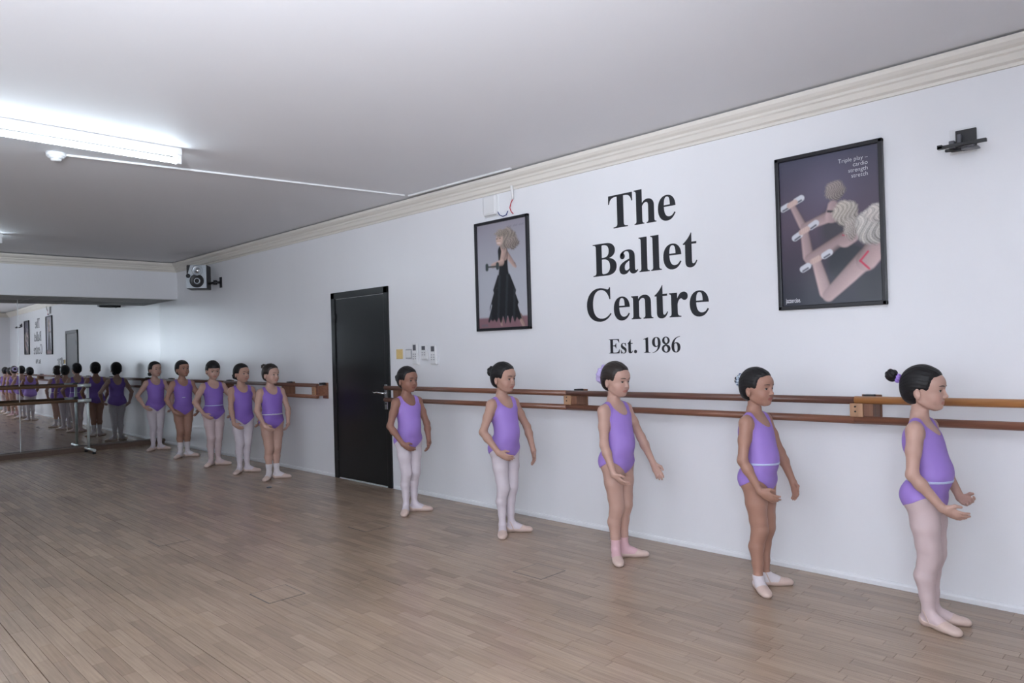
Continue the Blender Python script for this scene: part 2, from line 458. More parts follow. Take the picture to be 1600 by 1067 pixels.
# ------------------------------------------------------------------ wall barres
def barre(loc_x, name, label, sections, brackets):
    root = empty(name, (loc_x, 0, 0), label, 'ballet barre', 'wall mounted double barres')
    for (x0, x1, zu0, zu1, zl0, zl1, mu, ml) in sections:
        MB().tube([(x0 - loc_x, -0.125, zu0), (x1 - loc_x, -0.125, zu1)], 0.0215, 16).build('upper_rail', M[mu], root)
        MB().tube([(x0 - loc_x, -0.13, zl0), (x1 - loc_x, -0.13, zl1)], 0.0215, 16).build('lower_rail', M[ml], root)
    for (x, zu, zl, mm, pale) in brackets:
        br = MB().box((x - loc_x - 0.045, -0.13, zl + 0.008), (x - loc_x + 0.045, 0.0, zu - 0.004), 0.004).build('bracket', M[mm], root)
        MB().box((x - loc_x - 0.052, -0.014, zl - 0.028), (x - loc_x + 0.052, 0.0, zu + 0.026), 0.003).build('wall_plate', M[mm], br)
        if pale:
            MB().box((x - loc_x - 0.075, -0.142, zl + 0.018), (x - loc_x - 0.005, -0.10, zu - 0.016), 0.003).build('splice_block', M['block'], br)
            for dz in (0.028, 0.055):
                MB().lathe([(0.005, 0), (0.005, 0.003), (0.002, 0.004)], (x - loc_x - 0.045, -0.142, zl + 0.02 + dz), (0, -1, 0), 8).build('screw', M['black_metal'], br)
        MB().box((x - loc_x - 0.025, -0.075, zu + 0.004), (x - loc_x + 0.025, -0.02, zu + 0.029), 0.003).build('metal_bracket_head', M['black_metal'], br)
    return root
barre(-3.6, 'wall_barre', 'long double wooden barre on the wall from the door to the right edge',
      [(-5.96, -3.58, 1.030, 1.036, 0.912, 0.930, 'bar_red', 'bar_red'), (-3.58, -1.475, 1.036, 1.047, 0.930, 0.939, 'bar_dark', 'bar_red'),
       (-1.475, 0.9, 1.050, 1.068, 0.939, 0.962, 'bar_orange', 'bar_red')],
      [(-5.78, 1.030, 0.913, 'block_dark', False), (-3.53, 1.036, 0.931, 'block_dark', True), (-1.425, 1.048, 0.939, 'block_dark', True), (0.6, 1.066, 0.960, 'block_dark', True)])
barre(-9.8, 'wall_barre', 'double wooden barre behind the five far dancers, between mirror and door',
      [(-12.40, -9.7, 1.036, 1.034, 0.912, 0.908, 'bar_dark', 'bar_dark'), (-9.7, -7.26, 1.034, 1.030, 0.908, 0.904, 'bar_dark', 'bar_red')],
      [(-11.9, 1.036, 0.912, 'block_dark', False), (-9.75, 1.034, 0.908, 'block_dark', False), (-8.05, 1.032, 0.906, 'block_dark', False), (-7.29, 1.030, 0.904, 'bar_red', True)])

# portable barre standing against the mirror
pb = empty('portable_barre', (-12.13, -1.16, 0), 'freestanding steel barre with two wooden rails in front of the mirror', 'ballet barre')
for yo in (0.0, -4.2):
    ft = MB().tube([(-0.17, yo, 0.055), (0.29, yo, 0.055)], 0.021, 14).build('foot', M['steel'], pb)
    for xo in (-0.14, 0.26):
        MB().lathe([(0.018, 0), (0.022, 0.004), (0.022, 0.03), (0.012, 0.036)], (xo, yo, 0), (0, 0, 1), 12).build('rubber_foot', M['black_metal'], ft)
    ps = MB().tube([(0, yo, 0.06), (0, yo, 1.035)], 0.019, 14).build('post', M['steel'], pb)
    for z in (1.005, 0.785):
        MB().box((-0.028, yo - 0.03, z - 0.032), (0.05, yo + 0.03, z + 0.032), 0.006).build('rail_clamp', M['dark_plastic'], ps)
for z in (1.010, 0.785):
    rl = MB().tube([(0.045, 0.03, z), (0.045, -4.25, z + 0.05)], 0.0215, 16).build('rail', M['bar_brown'], pb)
    MB().tube([(0.045, 0.032, z), (0.045, -0.15, z + 0.002)], 0.0232, 16).build('steel_sleeve', M['steel'], rl)

# ------------------------------------------------------------------ serif wall lettering
def path(s):
    """tiny path reader: M/L points, C cubic, Z close -> list of polygons"""
    tok = s.replace(',', ' ').split()
    polys, cur, i, cmd = [], [], 0, None
    def num():
        nonlocal i
        v = float(tok[i]); i += 1
        return v
    while i < len(tok):
        if tok[i] in 'MLCZ':
            cmd = tok[i]; i += 1
            if cmd == 'Z':
                polys.append(cur); cur = []
            continue
        if cmd in 'ML':
            cur.append((num(), num()))
        else:
            p0 = cur[-1]; p1 = (num(), num()); p2 = (num(), num()); p3 = (num(), num())
            for k in range(1, 9):
                t = k / 8.0
                cur.append(tuple((1 - t) ** 3 * p0[j] + 3 * (1 - t) ** 2 * t * p1[j] + 3 * (1 - t) * t * t * p2[j] + t ** 3 * p3[j] for j in (0, 1)))
    return polys
def ell(cx, cy, rx, ry, rot=0.0, n=28):
    out = []
    for k in range(n):
        a = 2 * math.pi * k / n
        x, y_ = rx * math.cos(a), ry * math.sin(a)
        out.append((cx + x * math.cos(rot) - y_ * math.sin(rot), cy + x * math.sin(rot) + y_ * math.cos(rot)))
    return out
G = {}
G['T'] = (667, [path("M 32 662 L 635 662 L 640 492 L 617 492 C 600 590 545 625 450 625 L 415 625 L 415 100 C 415 40 430 22 515 19 L 515 0 L 152 0 L 152 19 C 237 22 252 40 252 100 L 252 625 L 217 625 C 122 625 67 590 50 492 L 27 492 Z")])
G['l'] = (278, [path("M 16 676 L 207 676 L 207 82 C 207 34 217 22 262 19 L 262 0 L 16 0 L 16 19 C 57 22 64 38 64 82 L 64 597 C 64 640 56 652 16 657 Z")])
G['h'] = (556, [path("M 15 676 L 206 676 L 206 405 C 245 452 285 473 340 473 C 440 473 490 410 490 330 L 490 82 C 490 34 500 22 538 19 L 538 0 L 306 0 L 306 19 C 342 22 352 36 352 82 L 352 330 C 352 385 337 412 298 412 C 265 412 232 390 206 345 L 206 82 C 206 36 216 22 252 19 L 252 0 L 15 0 L 15 19 C 52 22 64 36 64 82 L 64 597 C 64 640 54 652 15 657 Z")])
G['n'] = (556, [path("M 21 461 L 190 461 L 190 395 C 235 452 280 473 340 473 C 440 473 490 410 490 330 L 490 82 C 490 34 500 22 538 19 L 538 0 L 306 0 L 306 19 C 342 22 352 36 352 82 L 352 330 C 352 385 337 412 298 412 C 265 412 232 390 206 345 L 206 82 C 206 36 216 22 252 19 L 252 0 L 21 0 L 21 19 C 55 22 66 36 66 82 L 66 378 C 66 425 56 438 21 443 Z")])
G['e'] = (444, [path("M 426 253 C 424 390 345 473 233 473 C 110 473 25 380 25 226 C 25 80 105 -14 222 -14 C 308 -14 370 22 424 122 L 398 137 C 365 82 330 62 280 62 C 205 62 165 130 162 253 Z M 162 285 L 300 285 C 300 390 285 442 232 442 C 185 442 163 390 162 285 Z")])
G['a'] = (500, [path("M 50 370 C 60 430 140 473 245 473 C 350 473 412 425 412 330 L 412 95 C 412 60 425 48 440 48 C 455 48 466 56 474 66 L 488 52 C 462 8 425 -14 378 -14 C 320 -14 285 15 277 62 L 277 340 C 277 410 258 444 205 444 C 180 444 160 436 150 420 L 110 352 Z"), [ell(108, 352, 60, 60)],
                path("M 279 292 C 140 245 25 200 25 100 C 25 30 70 -14 140 -14 C 200 -14 245 15 279 65 L 279 100 C 250 70 225 62 205 62 C 175 62 160 85 160 125 C 160 190 210 225 279 250 Z")])
G['B'] = (667, [path("M 16 662 L 370 662 C 500 662 590 600 590 505 C 590 430 540 375 440 352 C 560 330 625 270 625 180 C 625 60 530 0 370 0 L 16 0 L 16 19 C 80 22 98 38 98 90 L 98 575 C 98 625 80 640 16 643 Z M 248 370 L 248 600 C 248 620 258 628 285 628 C 385 628 432 585 432 500 C 432 410 385 370 285 370 Z M 248 335 L 248 75 C 248 45 262 34 295 34 C 405 34 458 85 458 182 C 458 285 395 335 285 335 Z")])
G['C'] = (722, [path("M 664 436 L 640 436 C 610 560 530 640 420 640 C 270 640 205 510 205 335 C 205 150 285 45 440 45 C 530 45 600 80 665 155 L 683 135 C 610 35 510 -19 390 -19 C 180 -19 40 120 40 325 C 40 540 190 681 390 681 C 500 681 560 640 600 640 C 620 640 632 655 640 681 L 664 681 Z")])
G['t'] = (333, [path("M 24 420 L 24 440 C 100 490 160 560 198 630 L 208 630 L 208 461 L 310 461 L 310 420 L 208 420 L 208 118 C 208 75 216 58 240 58 C 262 58 284 80 304 120 L 322 110 C 290 25 245 -12 178 -12 C 105 -12 68 25 68 100 L 68 420 Z")])
G['r'] = (444, [path("M 21 461 L 199 461 L 199 350 C 235 430 280 473 340 473 C 395 473 430 440 430 390 C 430 345 402 315 362 315 C 315 315 312 345 285 350 C 250 355 204 290 204 220 L 204 90 C 204 38 222 22 280 19 L 280 0 L 21 0 L 21 19 C 55 22 66 36 66 82 L 66 378 C 66 425 56 438 21 443 Z")])
G['E'] = (667, [path("M 16 662 L 601 662 L 610 495 L 585 495 C 560 590 520 625 420 625 L 300 625 C 262 625 250 618 250 590 L 250 372 L 290 372 C 365 372 395 400 412 470 L 436 470 L 436 235 L 412 235 C 398 310 365 335 290 335 L 250 335 L 250 80 C 250 48 262 37 300 37 L 380 37 C 510 37 570 80 612 190 L 637 190 L 610 0 L 16 0 L 16 19 C 80 22 98 38 98 90 L 98 575 C 98 625 80 640 16 643 Z")])
G['s'] = (389, [path("M 312 473 L 330 320 L 308 320 C 290 400 245 445 190 445 C 150 445 125 422 125 390 C 125 350 165 325 230 290 C 310 247 350 205 350 140 C 350 50 285 -14 195 -14 C 150 -14 125 5 95 5 C 80 5 70 0 60 -14 L 40 -14 L 32 155 L 54 155 C 78 65 130 14 190 14 C 235 14 262 42 262 78 C 262 118 235 140 165 178 C 75 227 35 268 35 335 C 35 415 95 473 180 473 C 225 473 245 458 268 458 C 280 458 286 463 294 473 Z")])
G['.'] = (250, [[ell(125, 65, 80, 80)]])
G['1'] = (500, [path("M 60 605 L 300 688 L 322 688 L 322 90 C 322 40 345 22 425 19 L 425 0 L 75 0 L 75 19 C 160 22 180 42 180 100 L 180 545 C 180 590 165 600 140 600 C 120 600 95 592 66 585 Z")])
_nine = path("M 473 430 C 473 590 390 688 255 688 C 120 688 28 590 28 455 C 28 330 105 245 220 245 C 265 245 300 258 330 285 C 310 130 215 35 35 5 L 38 -16 C 290 10 473 180 473 430 Z M 245 655 C 195 655 172 590 172 480 C 172 350 200 285 255 285 C 295 285 328 320 330 345 C 332 380 333 410 333 450 C 333 590 305 655 245 655 Z")
G['9'] = (500, [_nine])
G['6'] = (500, [[[(500 - x, 672 - y_) for x, y_ in pl] for pl in _nine]])
G['8'] = (500, [[ell(250, 515, 192, 172), ell(258, 530, 84, 122, 0.12)], [ell(250, 165, 222, 180), ell(240, 150, 92, 128, 0.15)]])
G[' '] = (250, [])

def flat_mesh(name, groups, thick):
    """fill polygon groups (outer + holes) in the XZ plane as thin slabs standing proud of y = 0 towards -y"""
    V, F = [], []
    for polys in groups:
        cu = bpy.data.curves.new('tmp', 'CURVE'); cu.dimensions = '2D'; cu.fill_mode = 'BOTH'; cu.extrude = thick / 2
        for pl in polys:
            sp = cu.splines.new('POLY'); sp.points.add(len(pl) - 1)
            for q, (x, y_) in zip(sp.points, pl): q.co = (x, y_, 0, 1)
            sp.use_cyclic_u = True
        ob = bpy.data.objects.new('tmp', cu); C.objects.link(ob)
        dg = bpy.context.evaluated_depsgraph_get()
        me = bpy.data.meshes.new_from_object(ob.evaluated_get(dg))
        n = len(V)
        V += [(v.co.x, -v.co.z - thick / 2, v.co.y) for v in me.vertices]
        F += [tuple(n + q for q in p.vertices) for p in me.polygons]
        bpy.data.objects.remove(ob); bpy.data.curves.remove(cu); bpy.data.meshes.remove(me)
    me = bpy.data.meshes.new(name); me.from_pydata(V, [], F); me.update()
    return me

def lettering(text, x0, x1, zb0, zb1, cap, label):
    """one line between x0 and x1, baseline zb0 -> zb1"""
    adv = 0; pos = []
    for ch in text:
        pos.append(adv); adv += G[ch][0]
    lo = min(p + min(x for pl in G[c][1] for q in pl for x, _ in q) for p, c in zip(pos, text) if G[c][1])
    hi = max(p + max(x for pl in G[c][1] for q in pl for x, _ in q) for p, c in zip(pos, text) if G[c][1])
    sx = (x1 - x0) / (hi - lo); sz = cap / 662.0
    root = empty('wall_lettering', (x0, 0, zb0), label, 'lettering', 'painted wall lettering')
    made = {}
    for p, c in zip(pos, text):
        if not G[c][1]: continue
        if c not in made:
            made[c] = flat_mesh('letter', [[[(x * sx, y_ * sz) for x, y_ in q] for q in pl] for pl in G[c][1]], 0.0015)
        xx = (p - lo) * sx
        mesh_obj('letter', made[c], M['vinyl'], root, (xx, 0, (zb1 - zb0) * xx / (x1 - x0)))
    return root
lettering('The', -3.236, -2.662, 2.256, 2.252, 0.244, 'black serif word The, top line of the wall lettering')
lettering('Ballet', -3.392, -2.506, 1.914, 1.909, 0.243, 'black serif word Ballet, second line of the wall lettering')
lettering('Centre', -3.464, -2.430, 1.578, 1.573, 0.240, 'black serif word Centre, third line of the wall lettering')
lettering('Est. 1986', -3.265, -2.656, 1.331, 1.333, 0.106, 'smaller black serif line Est. 1986 at the bottom of the wall lettering')

# ------------------------------------------------------------------ framed posters (flat prints painted on a fine grid)
def lerp(a, b, t): return a + (b - a) * t
class Print:
    def __init__(s, w, h, nx, ny):
        s.w, s.h = w, h
        s.U, s.V = np.meshgrid(np.linspace(0, 1, nx), np.linspace(0, 1, ny))   # V from the top
        s.nx, s.ny = nx, ny
        s.col = np.zeros((ny, nx, 3)); s.asp = h / w
        r = np.random.default_rng(3)
        s.noise = np.kron(r.random((ny // 6 + 1, nx // 6 + 1)), np.ones((6, 6)))[:ny, :nx]
        s.fine = r.random((ny, nx))
    def put(s, d, c, soft=0.006, alpha=1.0):
        a = np.clip(0.5 - d / (2 * soft), 0, 1) * alpha
        c = np.array(c) if np.ndim(c) == 1 else c
        s.col = s.col * (1 - a[..., None]) + c * a[..., None]
    def cap(s, a, b, r1, r2):
        ax, ay = a[0], a[1] * s.asp; bx, by = b[0], b[1] * s.asp
        X, Y = s.U - ax, s.V * s.asp - ay; dx, dy = bx - ax, by - ay
        t = np.clip((X * dx + Y * dy) / (dx * dx + dy * dy + 1e-9), 0, 1)
        return np.hypot(X - t * dx, Y - t * dy) - lerp(r1, r2, t)
    def el(s, c, rx, ry):
        X = (s.U - c[0]) / rx; Y = (s.V * s.asp - c[1] * s.asp) / ry
        return (np.hypot(X, Y) - 1) * min(rx, ry)
    def limb(s, a, b, r1, r2, c):
        d = s.cap(a, b, r1, r2)
        ax, ay, bx, by = a[0], a[1] * s.asp, b[0], b[1] * s.asp
        sd_ = ((s.U - ax) * (by - ay) - (s.V * s.asp - ay) * (bx - ax)) / (math.hypot(bx - ax, by - ay) + 1e-6) / max(r1, r2)
        sd_ = sd_ if (by - ay) > abs(bx - ax) * -2 else -sd_
        shade = np.clip(1.0 - 0.45 * np.clip(sd_, -1, 1) ** 3 - 0.28 * np.clip(sd_ * 0.8 + 0.3, 0, 1) + 0.05 * (s.fine - 0.5), 0.25, 1.15)[..., None]
        s.put(d, np.array(c) * shade, 0.010)
    def hair(s, c, rx, ry, colr, fx=14, wav=5):
        X, Y = (s.U - c[0]) / rx, (s.V - c[1]) * s.asp / ry
        wob = np.sin(X * 1.1 + Y * 2.6) * 0.30 + np.sin(Y * 4.1) * 0.12
        d = s.el(c, rx, ry) + 0.05 * rx * np.sin(np.arctan2(Y, X) * 5 + c[0] * 40) + 0.02 * rx * np.sin(np.arctan2(Y, X) * 17) + 0.012 * (s.fine - 0.5)
        ph = (X * 0.9 - Y * 0.25 + wob) * fx * 1.1
        str_ = 0.72 + 0.16 * np.sin(ph) + 0.13 * np.sin(ph * 2.7 + Y * wav) + 0.22 * (s.fine - 0.5) - 0.22 * np.clip(X * 0.6 + Y * 0.7, -1, 1)
        s.put(d, np.array(colr) * np.clip(str_, 0.2, 1.2)[..., None], 0.014)
    def mesh(s, name):
        X = (s.U * s.w).ravel(); Z = ((1 - s.V) * s.h).ravel()
        V = np.stack([X, np.zeros_like(X), Z], 1)
        i = np.arange(s.nx * s.ny).reshape(s.ny, s.nx)
        F = np.stack([i[:-1, :-1], i[1:, :-1], i[1:, 1:], i[:-1, 1:]], -1).reshape(-1, 4)
        return np_mesh(name, V, F, False, s.col.reshape(-1, 3), 'print')
M['print'] = attr_mat('poster_print', 'print', 0.35, 0.4, coat=0.25)
M['print_white'] = mat('print_white', (0.7, 0.7, 0.75, 1), 0.5)
M['print_grey'] = mat('print_grey', (0.14, 0.14, 0.17, 1), 0.5)

def font_text(parent, name, s, x, z, size, m, align='LEFT', sx=1.0, bold=0.0):
    cu = bpy.data.curves.new('tmp', 'FONT'); cu.body = s; cu.size = size; cu.align_x = align; cu.offset = bold
    ob = bpy.data.objects.new('tmp', cu); C.objects.link(ob)
    me = bpy.data.meshes.new_from_object(ob.evaluated_get(bpy.context.evaluated_depsgraph_get()))
    for v in me.vertices: v.co = Vector((v.co.x * sx, -0.0006, v.co.y))
    bpy.data.objects.remove(ob); bpy.data.curves.remove(cu)
    me.materials.clear()
    return mesh_obj(name, me, m, parent, (x, 0, z))

def framed(x0, x1, z0, z1, fw, label):
    root = empty('framed_poster', (x0, 0, z0), label, 'poster', 'framed posters on the long wall')
    W, H = x1 - x0, z1 - z0
    MB().box((0, -0.03, 0), (fw, 0, H), 0.004).box((W - fw, -0.03, 0), (W, 0, H), 0.004).box((0, -0.03, 0), (W, 0, fw), 0.004).box((0, -0.03, H - fw), (W, 0, H), 0.004).build('frame', M['frame_black'], root)
    return root, W - 2 * fw, H - 2 * fw
# large poster: three people from behind lifting dumbbells
root, pw, ph = framed(-1.942, -1.324, 1.577, 2.505, 0.024, 'large dark framed poster of three people lifting dumbbells, right of the lettering')
P = Print(pw, ph, 170, 262)
bg_t, bg_m, bg_b = np.array([0.062, 0.062, 0.10]), np.array([0.085, 0.060, 0.092]), np.array([0.028, 0.031, 0.048])
g = P.V[..., None]
P.col = np.where(g < .45, lerp(bg_t, bg_m, g / .45), lerp(bg_m, bg_b, np.clip((g - .45) / .5, 0, 1)))
glow = np.exp(-((P.U - .5) ** 2 / .09 + (P.V - .22) ** 2 / .04))[..., None]
P.col = P.col + glow * np.array([0.045, 0.042, 0.062])
SK = (0.42, 0.30, 0.30)
def bell(a, b, h):
    P.put(P.cap(a, b, 0.012, 0.012), (0.35, 0.36, 0.4), 0.006)
    for q, t in ((a, -1), (b, 1)):
        dv = np.array([b[0] - a[0], (b[1] - a[1])])
        dv = dv / np.linalg.norm(dv)
        e0 = (q[0] - dv[0] * .028, q[1] - dv[1] * .028); e1 = (q[0] + dv[0] * .028, q[1] + dv[1] * .028)
        P.put(P.cap(e0, e1, 0.034, 0.034), (0.62, 0.63, 0.68), 0.006)
        P.put(P.cap((e0[0], e0[1] + .013), (e1[0], e1[1] + .013), 0.009, 0.009), (0.10, 0.10, 0.13), 0.006)
    P.put(P.cap((h[0] - .03, h[1] + .008), (h[0] + .03, h[1] - .008), 0.03, 0.03), (0.56, 0.40, 0.36), 0.008)
    for k in (-.028, -.009, .010, .028): P.put(P.cap((h[0] + k, h[1] - .016 - k * .3), (h[0] + k + .004, h[1] + .012 - k * .3), 0.006, 0.006), (0.62, 0.46, 0.42), 0.005)
P.put(P.el((.56, .50), .14, .20), (0.05, 0.045, 0.06), 0.05)
P.limb((.13, .31), (.235, .455), .028, .04, SK); P.limb((.25, .47), (.53, .415), .04, .062, SK)
P.limb((.55, .35), (.54, .42), .05, .07, SK); P.put(P.cap((.50, .385), (.62, .40), .012, .012), (.02, .02, .03), .008)
bell((.055, .316), (.20, .276), (.13, .298))
P.hair((.575, .255), .10, .10, (0.36, 0.30, 0.28), 22, 9)
P.limb((.25, .50), (.285, .67), .040, .058, SK); P.limb((.30, .69), (.66, .585), .055, .085, SK)
P.put(P.el((.68, .74), .20, .20), (0.03, 0.034, 0.045), 0.03); P.limb((.66, .585), (.72, .57), .08, .07, SK)
P.put(P.cap((.64, .555), (.71, .565), .008, .008), (.42, .05, .09), .006)
bell((.175, .525), (.345, .462), (.25, .493))
P.hair((.67, .41), .125, .125, (0.56, 0.50, 0.44), 16, 5); P.hair((.72, .52), .07, .11, (0.50, 0.44, 0.40), 18, 7)
P.limb((.37, .72), (.455, .92), .048, .068, (0.50, 0.36, 0.355)); P.limb((.48, .945), (.86, .72), .062, .10, (0.50, 0.36, 0.355))
P.limb((.86, .74), (.95, .66), .10, .11, (0.50, 0.36, 0.355)); P.put(P.el((1.0, .92), .24, .20), (0.03, 0.034, 0.045), 0.03)
P.put(P.cap((.80, .735), (.88, .79), .010, .010), (.55, .05, .10), .006); P.put(P.cap((.80, .735), (.875, .68), .010, .010), (.55, .05, .10), .006)
bell((.25, .745), (.475, .668), (.36, .70))
P.hair((.92, .52), .155, .185, (0.62, 0.58, 0.54), 12, 4); P.hair((.98, .44), .12, .09, (0.66, 0.60, 0.56), 12, 4)
pr = mesh_obj('print', P.mesh('print'), M['print'], root, (0.024, -0.012, 0.024))
for k, s_ in enumerate(('Triple play \u2013', 'cardio', 'strength', 'stretch')):
    font_text(pr, 'print_text', s_, pw * 0.90, ph * (0.918 - 0.036 * k), 0.034, M['print_white'], 'RIGHT', 0.95, -0.0004)
font_text(pr, 'print_text', 'jazzercise.', pw * 0.03, ph * 0.022, 0.040, M['print_white'], 'LEFT', 0.56, 0.0004)

# small poster: dancer in a black tiered dress
root, pw, ph = framed(-4.694, -4.044, 1.546, 2.497, 0.024, 'smaller framed poster of a dancer in a tiered black dress, left of the lettering')
P = Print(pw, ph, 130, 196)
g = P.V[..., None]
P.col = np.where(g < .5, lerp(np.array([.30, .28, .33]), np.array([.42, .43, .48]), g / .5), lerp(np.array([.42, .43, .48]), np.array([.46, .47, .52]), (g - .5) / .5))
P.put((.90 - P.V), (0.24, 0.13, 0.15), 0.01)
P.limb((.54, .27), (.74, .42), .05, .03, (.45, .31, .27)); P.limb((.74, .42), (.77, .44), .03, .02, (.45, .31, .27))
P.limb((.83, .90), (.90, .99), .04, .03, (.40, .26, .23)); P.limb((.45, .90), (.47, .97), .03, .025, (.40, .26, .23))
BK = (0.010, 0.011, 0.014)
P.put(P.cap((.52, .28), (.53, .44), .095, .085), BK, .01)
P.put(P.cap((.53, .44), (.53, .52), .085, .11), BK, .01)
for (v0, v1, h0, h1, fr) in ((.50, .66, .12, .24, 26), (.62, .80, .18, .30, 30), (.76, .93, .24, .34, 24)):
    hw = lerp(h0, h1, np.clip((P.V - v0) / (v1 - v0), 0, 1))
    d = np.maximum(np.abs(P.U - .53) - hw, np.maximum(v0 - P.V, P.V - (v1 + .02 * np.sin(P.U * fr * 3) + .015 * np.sin(P.U * 61))))
    P.put(d, np.array(BK) * (1 + 1.6 * (np.sin(P.U * 40 + P.V * 5) > .6))[..., None], .008)
P.limb((.55, .24), (.56, .33), .05, .06, (.47, .32, .28))
P.limb((.55, .29), (.50, .385), .055, .045, (.50, .35, .30)); P.limb((.50, .385), (.31, .405), .045, .035, (.50, .35, .30))
P.put(P.cap((.20, .41), (.40, .415), .012, .012), (.06, .07, .07), .006)
for uu in (.19, .41): P.put(P.cap((uu, .395), (uu, .43), .03, .03), (.04, .055, .055), .008)
P.limb((.50, .20), (.53, .26), .035, .04, (.47, .32, .28))
P.hair((.62, .165), .17, .10 * P.asp, (0.36, 0.30, 0.26), 12, 5)
P.hair((.72, .215), .13, .06 * P.asp, (0.34, 0.28, 0.25), 14, 7)
P.put(P.el((.465, .165), .072, .058 * P.asp), (.55, .39, .33), .012)
P.put(P.cap((.42, .195), (.475, .198), .008, .008), (.75, .62, .6), .006)
for uu in (.415, .475): P.put(P.cap((uu - .012, .155), (uu + .012, .153), .005, .005), (.05, .04, .04), .006)
P.hair((.50, .105), .12, .035 * P.asp, (0.38, 0.32, 0.27), 14, 6)
for (ua, ub) in ((.62, .71), (.74, .83), (.85, .95)):            # faint illegible script line
    for k in range(7):
        uk = ua + (ub - ua) * k / 7
        P.put(P.cap((uk, .062 + .004 * math.sin(k * 2.3)), (uk + .010, .052 + .004 * math.cos(k * 1.7)), .0035, .003), (.20, .19, .23), .005, 0.8)
pr = mesh_obj('print', P.mesh('print'), M['print'], root, (0.024, -0.012, 0.024))
font_text(pr, 'print_text', 'jazzercise.', pw * 0.05, ph * 0.018, 0.036, M['print_grey'], 'LEFT', 0.56, 0.0004)

# ------------------------------------------------------------------ small wall fittings
# siren box with loose wires over the small poster
sb = empty('alarm_box', (-4.48, 0, 2.628), 'white rounded alarm box on the wall above the small poster', 'alarm box')
MB().box((-0.082, -0.045, -0.088), (0.082, 0, 0.088), 0.02).build('cover', M['white_plastic'], sb)
MB().box((-0.088, -0.012, -0.094), (0.088, 0, 0.094), 0.005).build('back_plate', M['white_plastic'], sb)
MB().tube([(0.075, -0.012, -0.06), (0.10, -0.012, -0.095), (0.14, -0.012, -0.112), (0.18, -0.012, -0.105), (0.20, -0.012, -0.075)], 0.004, 8).build('wire', M['blue_wire'], sb)
wc = empty('wire_conduit', (-4.205, 0, 2.70), 'short white conduit with a bent red wire hanging from the cornice', 'conduit')
MB().tube([(0, -0.035, 0.05), (0, -0.03, 0.0), (-0.01, -0.015, -0.06)], 0.011, 12).build('pipe', M['white_plastic'], wc)
MB().tube([(-0.012, -0.012, -0.055), (-0.035, -0.012, -0.085), (-0.05, -0.012, -0.125), (-0.035, -0.012, -0.16), (-0.012, -0.012, -0.18)], 0.004, 8).build('wire', M['red_wire'], wc)

def plate(name, label, cat, x, z, w, h, m, kids):
    r = empty(name, (x, 0, z), label, cat, 'switches and remotes beside the door')
    MB().box((-w / 2, -0.012, -h / 2), (w / 2, 0, h / 2), 0.003).build('plate', M[m], r)
    for nm, km, a, b in kids:
        MB().box(a, b, 0.0015).build(nm, M[km], r)
plate('light_switch', 'yellowed square wall switch next to the door', 'switch', -5.868, 1.362, 0.098, 0.098, 'yellow_plastic',
      [('rocker', 'yellow_plastic', (-0.02, -0.018, -0.03), (-0.003, -0.011, 0.03)), ('rocker', 'yellow_plastic', (0.003, -0.018, -0.03), (0.02, -0.011, 0.03))])
plate('light_switch', 'pale grey blank wall switch, second from the door', 'switch', -5.716, 1.362, 0.092, 0.096, 'grey_plastic',
      [('rocker', 'white_plastic', (-0.036, -0.016, -0.036), (0.036, -0.011, 0.036))])
def remote(x, z, w, h, label, sm):
    r = empty('remote_control', (x, 0, z), label, 'remote control', 'air conditioner remotes on the wall')
    MB().box((-w / 2, -0.030, -h / 2), (w / 2, -0.004, h / 2), 0.006).build('case', M['white_plastic'], r)
    MB().box((-w / 2 - 0.006, -0.022, -h / 2 - 0.008), (w / 2 + 0.006, 0, -h * 0.05), 0.004).build('holder', M['white_plastic'], r)
    MB().box((-w * 0.3, -0.032, h * 0.16), (w * 0.3, -0.029, h * 0.44), 0.001).build('screen', M['dark_plastic'], r)
    for k in range(sm):
        for j in (-1, 1):
            MB().box((j * w * 0.2 - 0.008, -0.033, -h * 0.02 - k * 0.022 - 0.006), (j * w * 0.2 + 0.008, -0.029, -h * 0.02 - k * 0.022 + 0.006), 0.001).build('button', M['grey_plastic'], r)
remote(-5.595, 1.362, 0.075, 0.20, 'tall white remote in a wall holder, nearest the door of three', 3)
remote(-5.455, 1.375, 0.085, 0.135, 'short squarish white wall controller between two remotes', 2)
remote(-5.315, 1.352, 0.080, 0.175, 'white remote in a wall holder, farthest from the door', 3)

# speaker on a wall arm near the mirror
SPK = 0.88
sp = empty('wall_speaker', (-10.22, -0.27, 2.345), 'silver and black loudspeaker on a black wall arm near the mirror corner', 'loudspeaker', rz=math.radians(-35))
sp.scale = (SPK, SPK, SPK)
MB().box((-0.30, -0.155, 0.0), (-0.03, 0.155, 0.385), 0.012).build('cabinet', M['black_metal'], sp)
silver = mat('silver_plastic', (0.42, 0.45, 0.48, 1), 0.35, metal=0.4)
MB().prism([(-0.15, 0.01), (0.15, 0.01), (0.15, 0.375), (-0.085, 0.375), (-0.125, 0.24), (-0.15, 0.19)], (-0.03, 0, 0), (0.012, 0, 0), (0, 1, 0), (0, 0, 1)).build('front_panel', silver, sp)
MB().lathe([(0.100, 0), (0.108, 0.012), (0.096, 0.018), (0.080, 0.008), (0.035, 0.000), (0.032, 0.012), (0.0, 0.018)], (0.010, 0.01, 0.125), (1, 0, 0), 32).build('woofer', M['black_metal'], sp)
tw = MB().lathe([(0.075, 0), (0.082, 0.014), (0.070, 0.020), (0.050, 0.006), (0.044, 0.004)], (0.010, 0.02, 0.290), (1, 0, 0), 28).build('horn', silver, sp)
MB().lathe([(0.046, 0.004), (0.036, 0.020), (0.018, 0.03), (0.0, 0.033)], (0.010, 0.02, 0.290), (1, 0, 0), 20).build('tweeter_dome', M['chrome'], tw)
